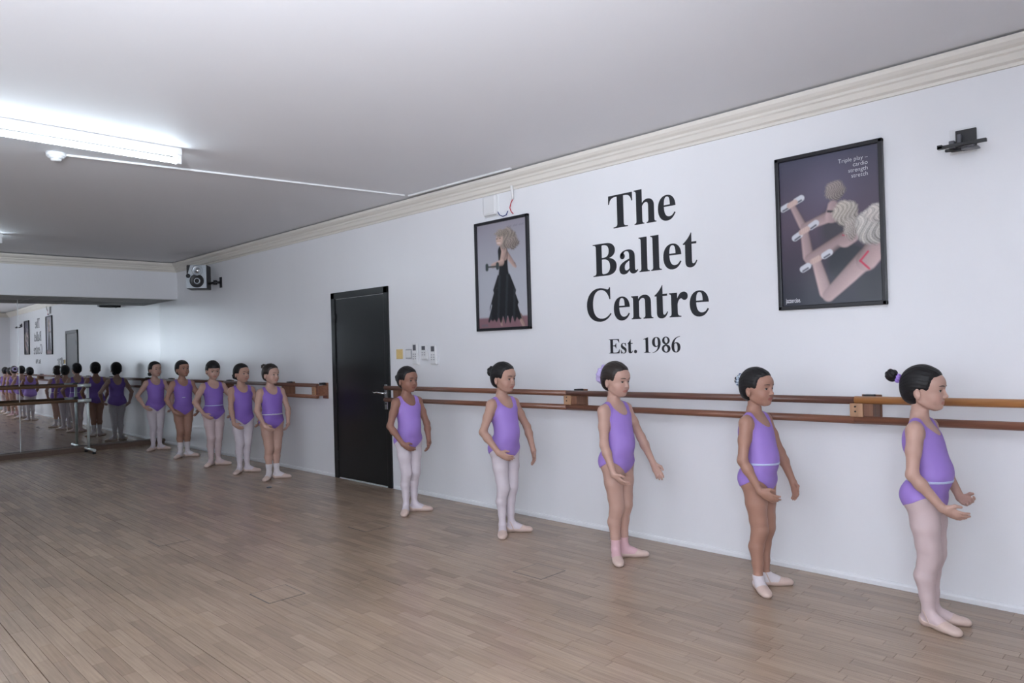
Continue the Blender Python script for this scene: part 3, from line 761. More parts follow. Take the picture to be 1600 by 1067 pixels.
MB().lathe([(0.03, 0), (0.034, 0.01), (0.022, 0.016), (0.0, 0.010)], (0.008, -0.118, 0.205), (1, 0, 0), 20).build('port', M['black_metal'], sp)
ar = empty('speaker_bracket', (-10.03, 0, 2.43), 'black wall arm holding the loudspeaker', 'bracket')
MB().box((-0.03, -0.014, -0.075), (0.03, 0, 0.075), 0.003).build('wall_plate', M['black_metal'], ar)
MB().tube([(0, -0.012, -0.0), (-0.03, -0.065, -0.0), (-0.245, -0.085, -0.0)], 0.016, 10).build('arm', M['black_metal'], ar)
MB().lathe([(0.026, -0.03), (0.026, 0.03)], (-0.045, -0.067, -0.0), (0, 0, 1), 12).build('joint', M['black_metal'], ar)

# empty monitor bracket high on the right
mk = empty('wall_bracket', (-0.925, 0, 2.385), 'empty black metal equipment bracket high on the wall, far right', 'bracket')
MB().box((-0.075, -0.006, -0.045), (0.045, 0, 0.085), 0.002).build('white_back_plate', M['white_plastic'], mk)
MB().box((-0.045, -0.022, -0.03), (0.048, -0.006, 0.072), 0.002).build('mount_plate', M['black_metal'], mk)
MB().box((-0.07, -0.05, -0.02), (-0.045, -0.006, 0.02), 0.003).box((-0.03, -0.06, -0.02), (-0.012, -0.02, 0.045), 0.003).build('hinge_block', M['dark_plastic'], mk)
MB().box((-0.10, -0.15, -0.035), (-0.078, -0.13, -0.015)).box((-0.10, -0.15, -0.036), (0.115, -0.125, -0.020), 0.002).build('front_bar', M['black_metal'], mk)
MB().tube([(-0.06, -0.03, -0.03), (0.01, -0.09, -0.045), (-0.055, -0.17, -0.055)], 0.008, 8).build('arm', M['black_metal'], mk)
MB().tube([(0.03, -0.02, -0.03), (0.0, -0.09, -0.035), (0.06, -0.135, -0.038)], 0.008, 8).build('arm', M['dark_plastic'], mk)
MB().box((0.0, -0.12, -0.052), (0.075, -0.07, -0.044), 0.002).build('shelf_tab', M['dark_plastic'], mk)

# ------------------------------------------------------------------ ceiling fittings
def batten(x, y0, y1, label):
    r = empty('ceiling_light', (x, (y0 + y1) / 2, ZC), label, 'ceiling light', 'fluorescent ceiling lights')
    h = abs(y1 - y0) / 2
    MB().box((-0.03, -h, -0.05), (0.03, h, 0), 0.004).build('batten_body', M['white_plastic'], r)
    MB().tube([(0, -h + 0.03, -0.088), (0, h - 0.03, -0.088)], 0.019, 16).build('tube', M['tube'], r)
    for s_ in (-1, 1):
        MB().box((-0.024, s_ * (h - 0.035), -0.112), (0.024, s_ * h, -0.045), 0.006).build('end_cap', M['white_plastic'], r)
batten(-5.22, -2.34, -3.86, 'lit fluorescent batten on the ceiling, the nearer and larger one')
batten(-9.95, -2.57, -4.09, 'lit fluorescent batten at the far left edge of the ceiling')
sd = empty('smoke_detector', (-5.86, -2.96, ZC), 'white round smoke detector beside the lit batten', 'smoke detector')
MB().lathe([(0.062, 0), (0.062, -0.022), (0.055, -0.028)], (0, 0, 0), (0, 0, 1), 28).build('base', M['white_plastic'], sd)
MB().lathe([(0.054, -0.026), (0.050, -0.034), (0.036, -0.038), (0.036, -0.046), (0.030, -0.056), (0.0, -0.058)], (0, 0, 0), (0, 0, 1), 28).build('sensor_dome', M['white_plastic'], sd)
MB().lathe([(0.0375, -0.0385), (0.0375, -0.0445)], (0, 0, 0), (0, 0, 1), 28).build('sensor_slot', M['grey_plastic'], sd)
o = MB().box((-0.0, 0, -0.015), (2.72, 0.022, -0.0005), 0.003).build('cable_trunking', M['white_plastic'], None, (-5.84, -2.90, ZC)); o.rotation_euler = (0, 0, math.atan2(2.70, 0.40))
tag(o, 'white cable trunking crossing the ceiling from the smoke detector to the cornice', 'trunking')
o = MB().box((0, -0.012, -0.016), (1.34, 0.012, 0.0), 0.003).build('cable_trunking', M['white_plastic'], None, (-5.44, -0.165, ZC)); o.rotation_euler = (0, 0, math.radians(0.8))
tag(o, 'short white cable trunking along the cornice ending above the small poster', 'trunking')

# little ring lying on the floor by the far dancers
mb = MB()
pts = [(0.022 * math.cos(a), 0.022 * math.sin(a), 0.006) for a in [2 * math.pi * k / 20 for k in range(21)]]
o = mb.tube(pts, 0.005, 8, False).build('hair_tie', M['dark_plastic'], None, (-7.14, -0.79, 0.0))
tag(o, 'small dark hair tie lying on the floor left of the door', 'hair tie')

# ------------------------------------------------------------------ people
M['skin'] = attr_mat('skin', 'Col', 0.48, 0.4)
M['skin'].node_tree.nodes['Principled BSDF'].inputs['Subsurface Weight'].default_value = 0.0
M['eye'] = attr_mat('eye', 'Col', 0.15, 0.5)
M['hair'] = mat('dark_hair', (0.009, 0.008, 0.009, 1), 0.46, spec=0.35, noise=0.5, nscale=30, bump=0.5, bscale=60, stretch=(0.6, 4, 4))
M['hair_brown'] = mat('brown_hair', (0.018, 0.011, 0.009, 1), 0.42, noise=0.5, nscale=30, bump=0.5, bscale=60, stretch=(0.6, 4, 4))
M['leotard'] = mat('purple_leotard', (0.235, 0.125, 0.49, 1), 0.62, noise=0.05, nscale=12)
M['leotard_pale'] = mat('lilac_leotard', (0.335, 0.205, 0.60, 1), 0.62, noise=0.05, nscale=12)
M['tights_white'] = mat('white_tights', (0.63, 0.56, 0.60, 1), 0.6, noise=0.03, nscale=30)
M['tights_pink'] = mat('pink_tights', (0.60, 0.47, 0.47, 1), 0.6, noise=0.03, nscale=30)
M['sock_pink'] = mat('pink_sock', (0.66, 0.42, 0.45, 1), 0.8, bump=0.3, bscale=300, stretch=(1, 1, 0.2))
M['sock_white'] = mat('white_sock', (0.68, 0.62, 0.64, 1), 0.8, bump=0.3, bscale=300, stretch=(1, 1, 0.2))
M['slipper'] = mat('pink_leather_slipper', (0.62, 0.47, 0.41, 1), 0.5, noise=0.06, nscale=25)
M['ribbon'] = mat('pale_blue_ribbon', (0.50, 0.55, 0.78, 1), 0.4)
M['ribbon_silver'] = mat('silver_ribbon', (0.62, 0.60, 0.70, 1), 0.35)
M['scrunchie_lilac'] = mat('lilac_scrunchie', (0.50, 0.42, 0.70, 1), 0.7, noise=0.35, nscale=60)
M['scrunchie_pink'] = mat('pale_pink_scrunchie', (0.62, 0.47, 0.47, 1), 0.7, noise=0.15, nscale=60)
def spotted():
    m = mat('spotted_scrunchie', (0.6, 0.68, 0.75, 1), 0.7)
    nt = m.node_tree; tc = nt.nodes.new('ShaderNodeTexCoord')
    v = nt.nodes.new('ShaderNodeTexNoise'); v.inputs['Scale'].default_value = 110
    r = nt.nodes.new('ShaderNodeValToRGB'); r.color_ramp.interpolation = 'CONSTANT'
    r.color_ramp.elements[0].color = (0.05, 0.08, 0.2, 1); r.color_ramp.elements[1].color = (0.6, 0.68, 0.75, 1); r.color_ramp.elements[1].position = 0.47
    nt.links.new(tc.outputs['Object'], v.inputs['Vector']); nt.links.new(v.outputs[0], r.inputs[0])
    nt.links.new(r.outputs[0], nt.nodes['Principled BSDF'].inputs['Base Color'])
    return m
M['scrunchie_spotted'] = spotted()

def A3(*v): return np.array(v, dtype=np.float64)
def unit(v):
    v = np.asarray(v, float); return v / np.linalg.norm(v)

class Field:
    """distance field on a box grid; shapes are blended in one after another"""
    def __init__(s, lo, hi, h):
        s.lo = np.array(lo, float); s.h = h
        s.n = np.ceil((np.array(hi) - s.lo) / h).astype(int) + 1
        s.ax = [s.lo[i] + h * np.arange(s.n[i]) for i in range(3)]
        s.D = np.full(s.n, 0.2, np.float32)
    def clone(s):
        c = Field.__new__(Field); c.lo, c.h, c.n, c.ax = s.lo, s.h, s.n, s.ax; c.D = np.full(s.n, 0.2, np.float32); return c
    def sub(s, blo, bhi):
        i0 = np.clip(np.floor((np.array(blo) - s.lo) / s.h).astype(int), 0, s.n)
        i1 = np.clip(np.ceil((np.array(bhi) - s.lo) / s.h).astype(int) + 1, 0, s.n)
        sl = tuple(slice(a, b) for a, b in zip(i0, i1))
        g = [s.ax[0][sl[0]][:, None, None].astype(np.float32), s.ax[1][sl[1]][None, :, None].astype(np.float32), s.ax[2][sl[2]][None, None, :].astype(np.float32)]
        return sl, g
    def blend(s, sl, d, k, op='u'):
        a = s.D[sl]
        if op == 'u':
            hh = np.maximum(k - np.abs(a - d), 0) / k
            s.D[sl] = np.minimum(a, d) - hh * hh * k * 0.25
        else:                       # carve
            hh = np.maximum(k - np.abs(a + d), 0) / k
            s.D[sl] = np.maximum(a, -d) + hh * hh * k * 0.25
    def cone(s, a, b, r1, r2, k=0.02, op='u'):
        a, b = np.array(a, float), np.array(b, float); m = max(r1, r2) + k + 0.025
        sl, (x, y, z) = s.sub(np.minimum(a, b) - m, np.maximum(a, b) + m)
        ba = b - a; L = float(ba @ ba) + 1e-12
        px, py, pz = x - a[0], y - a[1], z - a[2]
        t = np.clip((px * ba[0] + py * ba[1] + pz * ba[2]) / L, 0, 1)
        d = np.sqrt((px - t * ba[0]) ** 2 + (py - t * ba[1]) ** 2 + (pz - t * ba[2]) ** 2) - (r1 + (r2 - r1) * t)
        s.blend(sl, d.astype(np.float32), k, op)
    def chain(s, pts, rs, k=0.02):
        for i in range(len(pts) - 1): s.cone(pts[i], pts[i + 1], rs[i], rs[i + 1], k)
    def ell(s, c, r, k=0.02, op='u', R=None):
        c = np.array(c, float); r = np.array(r, float); m = r.max() + k + 0.025
        sl, (x, y, z) = s.sub(c - m, c + m)
        p = [x - c[0], y - c[1], z - c[2]]
        if R is not None:
            p = [p[0] * R[0, i] + p[1] * R[1, i] + p[2] * R[2, i] for i in range(3)]
        q = [p[i] / r[i] for i in range(3)]
        k0 = np.sqrt(q[0] ** 2 + q[1] ** 2 + q[2] ** 2); k1 = np.sqrt((q[0] / r[0]) ** 2 + (q[1] / r[1]) ** 2 + (q[2] / r[2]) ** 2) + 1e-9
        s.blend(sl, (k0 * (k0 - 1) / k1).astype(np.float32), k, op)
    def sample(s, P):
        q = (np.asarray(P) - s.lo) / s.h
        i = np.clip(np.floor(q).astype(int), 0, s.n - 2); f = q - i
        out = 0
        for dx in (0, 1):
            for dy in (0, 1):
                for dz in (0, 1):
                    wgt = (f[:, 0] if dx else 1 - f[:, 0]) * (f[:, 1] if dy else 1 - f[:, 1]) * (f[:, 2] if dz else 1 - f[:, 2])
                    out = out + wgt * s.D[i[:, 0] + dx, i[:, 1] + dy, i[:, 2] + dz]
        return out
    def grad(s, P):
        e = s.h * 0.8
        return np.stack([(s.sample(P + v) - s.sample(P - v)) / (2 * e) for v in np.eye(3) * e], 1)
    def surface(s):
        """surface nets"""
        D = s.D; ins = D < 0
        S = ins[:-1, :-1, :-1].astype(np.int8)
        corners = [(a, b, c) for a in (0, 1) for b in (0, 1) for c in (0, 1)]
        cnt = sum(ins[a:a + S.shape[0], b:b + S.shape[1], c:c + S.shape[2]].astype(np.int8) for a, b, c in corners)
        act = (cnt > 0) & (cnt < 8)
        idx = np.argwhere(act)
        vid = np.full(act.shape, -1, np.int32); vid[act] = np.arange(len(idx))
        acc = np.zeros((len(idx), 3)); num = np.zeros(len(idx))
        val = {c: D[idx[:, 0] + c[0], idx[:, 1] + c[1], idx[:, 2] + c[2]].astype(float) for c in corners}
        for c in corners:
            for axn in range(3):
                if c[axn] == 0:
                    c2 = list(c); c2[axn] = 1; c2 = tuple(c2)
                    a, b = val[c], val[c2]; m = (a < 0) != (b < 0)
                    t = np.where(m, a / np.where(m, a - b, 1), 0)
                    p = np.tile(np.array(c, float), (len(idx), 1)); p[:, axn] = t
                    acc[m] += p[m]; num[m] += 1
        V = s.lo + s.h * (idx + acc / num[:, None])
        F = []
        for axn in range(3):
            o1, o2 = (axn + 1) % 3, (axn + 2) % 3
            sl0 = [slice(1, -1)] * 3; sl0[axn] = slice(0, -1)
            sl1 = [slice(1, -1)] * 3; sl1[axn] = slice(1, None)
            a = ins[tuple(sl0)]; b = ins[tuple(sl1)]
            for flip, m in ((False, a & ~b), (True, ~a & b)):
                e = np.argwhere(m)
                if not len(e): continue
                e = e.copy(); e[:, o1] += 1; e[:, o2] += 1
                def vv(d1, d2):
                    q = e.copy(); q[:, o1] += d1; q[:, o2] += d2
                    return vid[q[:, 0], q[:, 1], q[:, 2]]
                quad = np.stack([vv(-1, -1), vv(0, -1), vv(0, 0), vv(-1, 0)], 1)
                F.append(quad[:, ::-1] if flip else quad)
        F = np.vstack(F)
        F = F[(F >= 0).all(1)]
        for _ in range(2):
            g = s.grad(V); d = s.sample(V)
            V = V - g * np.clip(d / np.maximum((g * g).sum(1), 0.05), -s.h, s.h)[:, None]
        return V, F

def clip_shell(V, N, F, g, off):
    """the part of the surface where g > 0, cut cleanly along g = 0 and lifted by off(g) along the normals"""
    T = np.vstack([F[:, [0, 1, 2]], F[:, [0, 2, 3]]])
    gt = g[T]; pos = gt > 0; c = pos.sum(1)
    P = [V]; NN = [N]; GG = [g]; n = len(V)
    out = [T[c == 3]]
    def cut(i, j):
        nonlocal n
        t = g[i] / (g[i] - g[j])
        P.append(V[i] + (V[j] - V[i]) * t[:, None]); NN.append(N[i] + (N[j] - N[i]) * t[:, None]); GG.append(np.zeros(len(i)))
        r = np.arange(n, n + len(i)); n += len(i); return r
    for k in range(3):
        a, b, d = k, (k + 1) % 3, (k + 2) % 3
        q = T[(c == 1) & pos[:, a]]
        if len(q):
            ab = cut(q[:, a], q[:, b]); ad = cut(q[:, a], q[:, d]); out.append(np.stack([q[:, a], ab, ad], 1))
        q = T[(c == 2) & ~pos[:, a]]
        if len(q):
            ba = cut(q[:, b], q[:, a]); da = cut(q[:, d], q[:, a])
            out.append(np.stack([ba, q[:, b], q[:, d]], 1)); out.append(np.stack([ba, q[:, d], da], 1))
    P = np.vstack(P); NN = np.vstack(NN); GG = np.concatenate(GG); T = np.vstack(out)
    key = np.round(P, 6)
    P = P + NN * off(GG)[:, None]
    used, inv = np.unique(T, return_inverse=True)
    Pu = P[used]; ku = key[used]
    _, first, inv2 = np.unique(ku, axis=0, return_index=True, return_inverse=True)
    T = inv2.ravel()[inv.reshape(-1)].reshape(-1, 3)
    T = T[(T[:, 0] != T[:, 1]) & (T[:, 1] != T[:, 2]) & (T[:, 0] != T[:, 2])]
    return Pu[first], T

def rotm(yaw, pitch, roll=0.0):
    cy, sy = math.cos(yaw), math.sin(yaw); cp, sp_ = math.cos(pitch), math.sin(pitch); cr, sr = math.cos(roll), math.sin(roll)
    Rz = np.array([[cy, -sy, 0], [sy, cy, 0], [0, 0, 1]]); Ry = np.array([[cp, 0, -sp_], [0, 1, 0], [sp_, 0, cp]])   # pitch > 0 lifts the face
    Rx = np.array([[1, 0, 0], [0, cr, -sr], [0, sr, cr]])
    return Rz @ Ry @ Rx

TOR = np.array([  # z, centre x, half depth, half width
    [0.555, 0.000, 0.050, 0.060], [0.590, -0.006, 0.080, 0.108], [0.625, -0.012, 0.094, 0.124], [0.660, -0.010, 0.093, 0.124], [0.700, 0.002, 0.086, 0.113],
    [0.740, 0.012, 0.083, 0.104], [0.785, 0.014, 0.084, 0.103], [0.840, 0.006, 0.083, 0.108], [0.895, -0.002, 0.081, 0.114], [0.940, -0.008, 0.073, 0.114],
    [0.975, -0.015, 0.054, 0.096], [1.000, -0.020, 0.038, 0.058], [1.02, -0.022, 0.030, 0.034]])

def build_person(spec):
    """one dancer facing +x, left hand towards +y; nominal height 1.28 m, scaled to spec['h']"""
    h = spec['vox']; lean = spec.get('belly', 0.0); wide = spec.get('wide', 1.0)
    lo, hi = A3(-0.20, -0.31, -0.02), A3(0.34, 0.31, 1.31)
    body = Field(lo, hi, h); legs = body.clone(); arms = body.clone(); head = body.clone(); tor = body.clone()
    # --- torso: stacked ellipse sections
    sl, (x, y, z) = tor.sub(A3(-.17, -.19, .52), A3(.17, .19, 1.06))
    zz = z.ravel()
    from_z = lambda col: np.interp(zz, TOR[:, 0], TOR[:, col])[None, None, :].astype(np.float32)
    ker = np.ones(max(3, int(0.03 / h))); ker /= ker.sum()
    sm = lambda a: np.convolve(np.pad(a.ravel(), len(ker), mode='edge'), ker, 'same')[len(ker):-len(ker)][None, None, :].astype(np.float32)
    cx, rx, ry = sm(from_z(1)), sm(from_z(2)), sm(from_z(3)) * wide
    cx = cx + (lean * np.exp(-((zz - 0.745) / 0.07) ** 2))[None, None, :].astype(np.float32)
    q1, q2 = (x - cx) / rx, y / ry
    k0 = np.sqrt(q1 * q1 + q2 * q2); k1 = np.sqrt((q1 / rx) ** 2 + (q2 / ry) ** 2) + 1e-9
    d = k0 * (k0 - 1) / k1
    d = np.where(k0 < 1e-3, -np.minimum(rx, ry), d)
    d = np.maximum(d, np.maximum(0.555 - z, z - 1.04))
    tor.D[sl] = d.astype(np.float32)
    for s in (-1, 1):
        tor.ell((-0.037 - spec.get('seat', -0.010), s * 0.050, 0.640), (0.056, 0.062, 0.068), 0.05)      # seat
        tor.cone((-0.024, s * 0.022, 1.010), (-0.012, s * 0.115, 0.970), 0.026, 0.030, 0.03)   # shoulder line
        tor.ell((-0.058, s * 0.062, 0.90), (0.022, 0.045, 0.06), 0.03)         # shoulder blades
    tor.cone((0.034, 0, 0.735), (0.036, 0, 0.745), 0.066, 0.066, 0.04)         # belly
    # --- legs and feet
    turn = math.radians(spec.get('turn', 45)); fdir = {}
    gap = spec.get('gap', 0.0); hx = spec.get('hx', -0.02)
    for s in (-1, 1):
        fd = A3(math.cos(turn), s * math.sin(turn), 0); fdir[s] = fd
        heel = A3(hx + spec.get('stag', 0.0) * s, s * (0.030 + gap), 0.0)
        ank = heel + fd * 0.022 + A3(0, 0, 0.07)
        kn = A3(0.012, s * (0.045 + gap * .5), 0.345)
        pts = [A3(-0.004, s * 0.060, 0.615), A3(0.004, s * 0.058, 0.50), A3(0.010, s * 0.050, 0.40), kn, A3(0.004, s * (0.046 + gap * .5), 0.305),
               A3(-0.010, s * (0.046 + gap * .7), 0.245), (A3(-0.008, s * (0.040 + gap * .8), 0.15) + ank) / 2 + A3(0, 0, 0.04), ank]
        lf = spec.get('leg', 1.0)
        legs.chain(pts, [0.068 * lf, 0.059 * lf, 0.049 * lf, 0.0430 * lf, 0.0405 * lf, 0.0415 * lf, 0.0300 * lf, 0.0245 * lf], 0.014)
        legs.ell(kn + A3(0.007, 0, 0.004), (0.036, 0.035, 0.045), 0.03)
        sd = np.cross(A3(0, 0, 1), fd)
        R = np.stack([fd, sd, A3(0, 0, 1)], 1)
        legs.ell(heel + fd * 0.004 + A3(0, 0, 0.030), (0.028, 0.024, 0.032), 0.02, R=R)
        legs.cone(ank, heel + fd * 0.075 + A3(0, 0, 0.036), 0.024, 0.022, 0.02)
        legs.ell(heel + fd * 0.065 + A3(0, 0, 0.028), (0.055, 0.026, 0.026), 0.025, R=R)
        legs.ell(heel + fd * 0.125 + A3(0, 0, 0.020), (0.046, 0.033, 0.019), 0.025, R=R)
        legs.ell(heel + fd * 0.158 + A3(0, 0, 0.015), (0.024, 0.024, 0.014), 0.015, R=R)
    zc_ = body.ax[2][None, None, :].astype(np.float32)
    legs.D = np.maximum(legs.D, 0.0015 - zc_ + 0 * legs.D)
    # --- arms and hands
    hands = {}
    for s in (-1, 1):
        a = spec['R'] if s < 0 else spec['L']
        S0 = A3(-0.012, s * 0.122 * wide, 0.958)
        Wr = A3(a['w'][0], s * a['w'][1], a['w'][2]); L1, L2 = 0.208, 0.190
        dv = Wr - S0; dist = min(np.linalg.norm(dv), (L1 + L2) * 0.995); dn = dv / np.linalg.norm(dv); Wr = S0 + dn * dist
        ca = (L1 ** 2 + dist ** 2 - L2 ** 2) / (2 * L1 * dist); hint = A3(a['e'][0], s * a['e'][1], a['e'][2])
        hp_ = unit(hint - dn * (hint @ dn)); El = S0 + dn * L1 * ca + hp_ * L1 * math.sqrt(max(0, 1 - ca * ca))
        arms.chain([S0, S0 + (El - S0) * 0.45, El], [0.038, 0.0325, 0.0265], 0.02)
        arms.chain([El, El + (Wr - El) * 0.28, Wr], [0.0265, 0.0275, 0.0185], 0.02)
        f = unit(A3(a['f'][0], s * a['f'][1], a['f'][2])); n = A3(a['n'][0], s * a['n'][1], a['n'][2]); n = unit(n - f * (n @ f))
        t = np.cross(n, f) * s                     # towards the thumb
        t = -t if a.get('flip') else t
        R = np.stack([f, t, n], 1)
        arms.cone(Wr, Wr + f * 0.02, 0.0180, 0.017, 0.015)
        arms.ell(Wr + f * 0.040, (0.040, 0.0285, 0.0125), 0.012, R=R)
        for j, (off, ln) in enumerate(((0.0205, 0.050), (0.0070, 0.056), (-0.0068, 0.052), (-0.0195, 0.041))):
            p = Wr + f * (0.066 - 0.004 * abs(j - 1)) + t * off; dr = unit(f + t * off * 3.0); ang = 0.0
            rr = 0.0072 - 0.0004 * (j == 3)
            for seg_, (fr, bend) in enumerate(((0.42, a.get('curl', 0.25)), (0.32, a.get('curl', 0.25) * 1.3), (0.26, a.get('curl', 0.25)))):
                ang = bend
                dr = unit(dr * math.cos(ang) + n * math.sin(ang))
                q = p + dr * ln * fr
                arms.cone(p, q, rr, rr - 0.0006, 0.004)
                p = q; rr -= 0.0006
        p0 = Wr + f * 0.016 + t * 0.018; p1 = p0 + unit(f * 0.75 + t * 0.65 + n * 0.25) * 0.030; p2 = p1 + unit(f * 0.95 + t * 0.15 + n * 0.35) * 0.026
        arms.chain([p0, p1, p2], [0.0105, 0.0085, 0.0065], 0.006)
        hands[s] = Wr
    # --- neck and head
    hc = A3(0.006, 0, 1.163) + A3(*spec.get('hoff', (0, 0, 0))); HR = rotm(math.radians(spec.get('yaw', 0)), math.radians(spec.get('pitch', 0)), math.radians(spec.get('hroll', 0)))
    hp = lambda v: hc + HR @ A3(*v)
    head.ell(hp((-0.010, 0, 0.020)), (0.088, 0.074, 0.085), 0.02, R=HR)
    head.ell(hp((0.022, 0, -0.032)), (0.058, 0.057, 0.073), 0.030, R=HR)
    head.ell(hp((0.051, 0, 0.026)), (0.037, 0.053, 0.040), 0.030, R=HR)
    head.ell(hp((0.055, 0, -0.092)), (0.021, 0.020, 0.0145), 0.018, R=HR)                                # chin
    head.ell(hp((0.056, 0, -0.066)), (0.022, 0.028, 0.020), 0.020, R=HR)                                 # muzzle
    for s in (-1, 1):
        head.ell(hp((0.047, s * 0.032, -0.050)), (0.025, 0.023, 0.024), 0.022, R=HR)
        head.cone(hp((-0.010, s * 0.047, -0.060)), hp((0.043, s * 0.019, -0.092)), 0.012, 0.012, 0.025)   # jaw
        head.ell(hp((0.090, s * 0.0285, -0.011)), (0.016, 0.0175, 0.0125), 0.016, 'c', R=HR)             # sockets
        ER = HR @ rotm(s * 0.22, 0)
        head.ell(hp((0.0660, s * 0.0285, -0.011)), (0.0125, 0.0150, 0.0110), 0.004, R=ER)                # lids
        head.ell(hp((0.0790, s * 0.0300, -0.0113)), (0.0090, 0.0118, 0.0047), 0.0015, 'c', R=ER)         # lid opening
        head.ell(hp((-0.016, s * 0.0745, -0.025)), (0.018, 0.0085, 0.028), 0.005, R=HR @ rotm(s * 0.38, 0.2))   # ears
        head.ell(hp((-0.008, s * 0.0845, -0.021)), (0.010, 0.0072, 0.017), 0.004, 'c', R=HR @ rotm(s * 0.38, 0.2))
        head.ell(hp((0.0850, s * 0.0085, -0.0440)), (0.0075, 0.0058, 0.0050), 0.006, R=HR)               # nostrils
    head.cone(hp((0.0770, 0, -0.004)), hp((0.0945, 0, -0.0385)), 0.0058, 0.0078, 0.010)
    head.ell(hp((0.0735, 0, -0.0665)), (0.0090, 0.0205, 0.0042), 0.004, R=HR)
    head.ell(hp((0.0725, 0, -0.0748)), (0.0090, 0.0170, 0.0048), 0.004, R=HR)
    head.cone(hp((0.0855, -0.015, -0.0706)), hp((0.0855, 0.015, -0.0706)), 0.0045, 0.0045, 0.002, 'c')   # mouth line
    head.cone((-0.022, 0, 0.985), hp((-0.024, 0, -0.040)), 0.0385, 0.0365, 0.012)
    # --- join everything into one skin
    allx = slice(None)
    body.D = tor.D.copy()
    body.blend((allx, allx, allx), legs.D, 0.030)
    body.blend((allx, allx, allx), head.D, 0.022)
    # arms blend softly at the shoulder, crisply where the hands pass in front of the body
    xg, yg, zg = body.ax[0][:, None, None], body.ax[1][None, :, None], body.ax[2][None, None, :]
    kk = np.clip((zg - 0.80) / 0.1, 0, 1) * 0.028 + 0.003 + 0 * xg + 0 * yg
    kk = kk.astype(np.float32); a_, b_ = body.D, arms.D
    hh = np.maximum(kk - np.abs(a_ - b_), 0) / kk
    body.D = np.minimum(a_, b_) - hh * hh * kk * 0.25
    V, F = body.surface()
    N = body.grad(V); N /= np.linalg.norm(N, axis=1)[:, None] + 1e-9
    dT, dL, dA, dH = tor.sample(V), legs.sample(V), arms.sample(V), head.sample(V)
    # --- colours of the skin itself
    base = np.array(spec['skin']); col = np.tile(base, (len(V), 1))
    hl = (V - hc) @ HR
    lip = np.clip(1.2 - np.sqrt((hl[:, 1] / 0.0200) ** 2 + ((hl[:, 2] + 0.0706) / 0.0085) ** 2) , 0, 0.16) * 6.25 * (hl[:, 0] > 0.05)
    col = col * (1 - lip[:, None]) + (base * np.array([0.88, 0.60, 0.61])) * lip[:, None]
    ck = np.exp(-(((np.abs(hl[:, 1]) - 0.04) / 0.018) ** 2 + ((hl[:, 2] + 0.045) / 0.02) ** 2)) * (hl[:, 0] > 0.02) * 0.35
    col = col * (1 - ck[:, None]) + base * np.array([1.08, 0.86, 0.86]) * ck[:, None]
    sc = spec['h'] / 1.28
    loc = Vector((spec['pos'][0], spec['pos'][1], 0.0)); rz = math.radians(spec.get('face', 0))
    person = mesh_obj('person', np_mesh('person', V * sc, F, True, col), M['skin'], None, loc)
    person.rotation_euler = (0, 0, rz)
    tag(person, spec['label'], 'person', 'dancers lined up along the wall')
    def garment(name, g, m, thick, parent, hem=0.004):
        P_, T_ = clip_shell(V, N, F, g, lambda gg: thick * np.clip(0.25 + gg / hem, 0, 1))
        if len(T_) == 0: return None
        return mesh_obj(name, np_mesh(name, P_ * sc, T_, True), M[m], parent)
    X, Y, Z = V[:, 0], V[:, 1], V[:, 2]
    aY = np.abs(Y)
    # --- leotard
    notarm = (dA - dT) * 0.7 + 0.004
    notarm = np.where((Z < 0.90), np.minimum(notarm, dA - 0.006), notarm)
    front = 1 / (1 + np.exp(-(X + 0.01) / 0.008))
    nz = 0.078 * front + 0.110 * (1 - front); nc = 1.012
    neck = (np.sqrt((Y / 0.067) ** 2 + ((Z - nc) / nz) ** 2) - 1) * 0.06
    neck = np.where(Z > nc, aY - 0.067, neck)
    strap = 0.101 - aY + np.clip((0.93 - Z) * 1.1, 0, 0.5) + (np.clip((0.955 - Z), 0, 1) * 0.4)
    fr2 = 1 / (1 + np.exp(-(X + 0.005) / 0.020))
    legline = (Z - (0.562 + 0.80 * np.clip(aY - 0.010, 0, 0.11) * fr2 + 0.30 * aY * (1 - fr2)) - spec.get('cut', 0.0)) * 0.8
    legline = np.where((dL < dT - 0.01) & (Z < 0.56), -0.01, legline)
    headout = np.minimum(dH - dT + 0.012, 1.02 - Z)
    leo = np.minimum.reduce([notarm, neck, strap, legline, headout])
    lt = garment('leotard', leo, spec.get('leo', 'leotard'), 0.0032, person)
    if spec.get('belt'):
        bz = spec.get('beltz', 0.715)
        bg = np.minimum(0.0065 - np.abs(Z - bz - 0.10 * np.clip(-X, -.05, .1) * 0), np.minimum(notarm, dA - 0.004))
        garment('belt', bg, spec['belt'], 0.0055, lt, 0.001)
    # --- legs' clothing
    legsonly = np.minimum(dA - 0.006, 0.03)
    side = {-1: -Y, 1: Y}
    if spec.get('tights'):
        garment('tights', np.minimum(legsonly, np.minimum(0.004 - legline, Z - 0.012)), spec['tights'], 0.0016, person)
    foot_h = {}
    for s in (-1, 1):
        fd = fdir[s]; heel = A3(hx + spec.get('stag', 0.0) * s, s * (0.030 + gap), 0.0)
        u_ = (V[:, :2] - heel[:2]) @ fd[:2]
        own = np.where(s * Y > 0, 1.0, -1.0) * np.minimum(np.abs(Y), 0.03)
        if spec.get('sock'):
            garment('sock', np.minimum.reduce([own + 0.001, spec.get('sockz', 0.13) - Z, Z - 0.012]), spec['sock'], 0.0022, person)
        # slipper: low sides, open over the instep
        top = 0.030 + 0.022 * np.clip((-u_ + 0.01) / 0.03, 0, 1) + 0.030 * np.clip((u_ - 0.085) / 0.03, 0, 1)
        slp = garment('ballet_slipper', np.minimum.reduce([own + 0.001, top - Z, np.full(len(V), 0.03)]), 'slipper', 0.0034, person, 0.003)
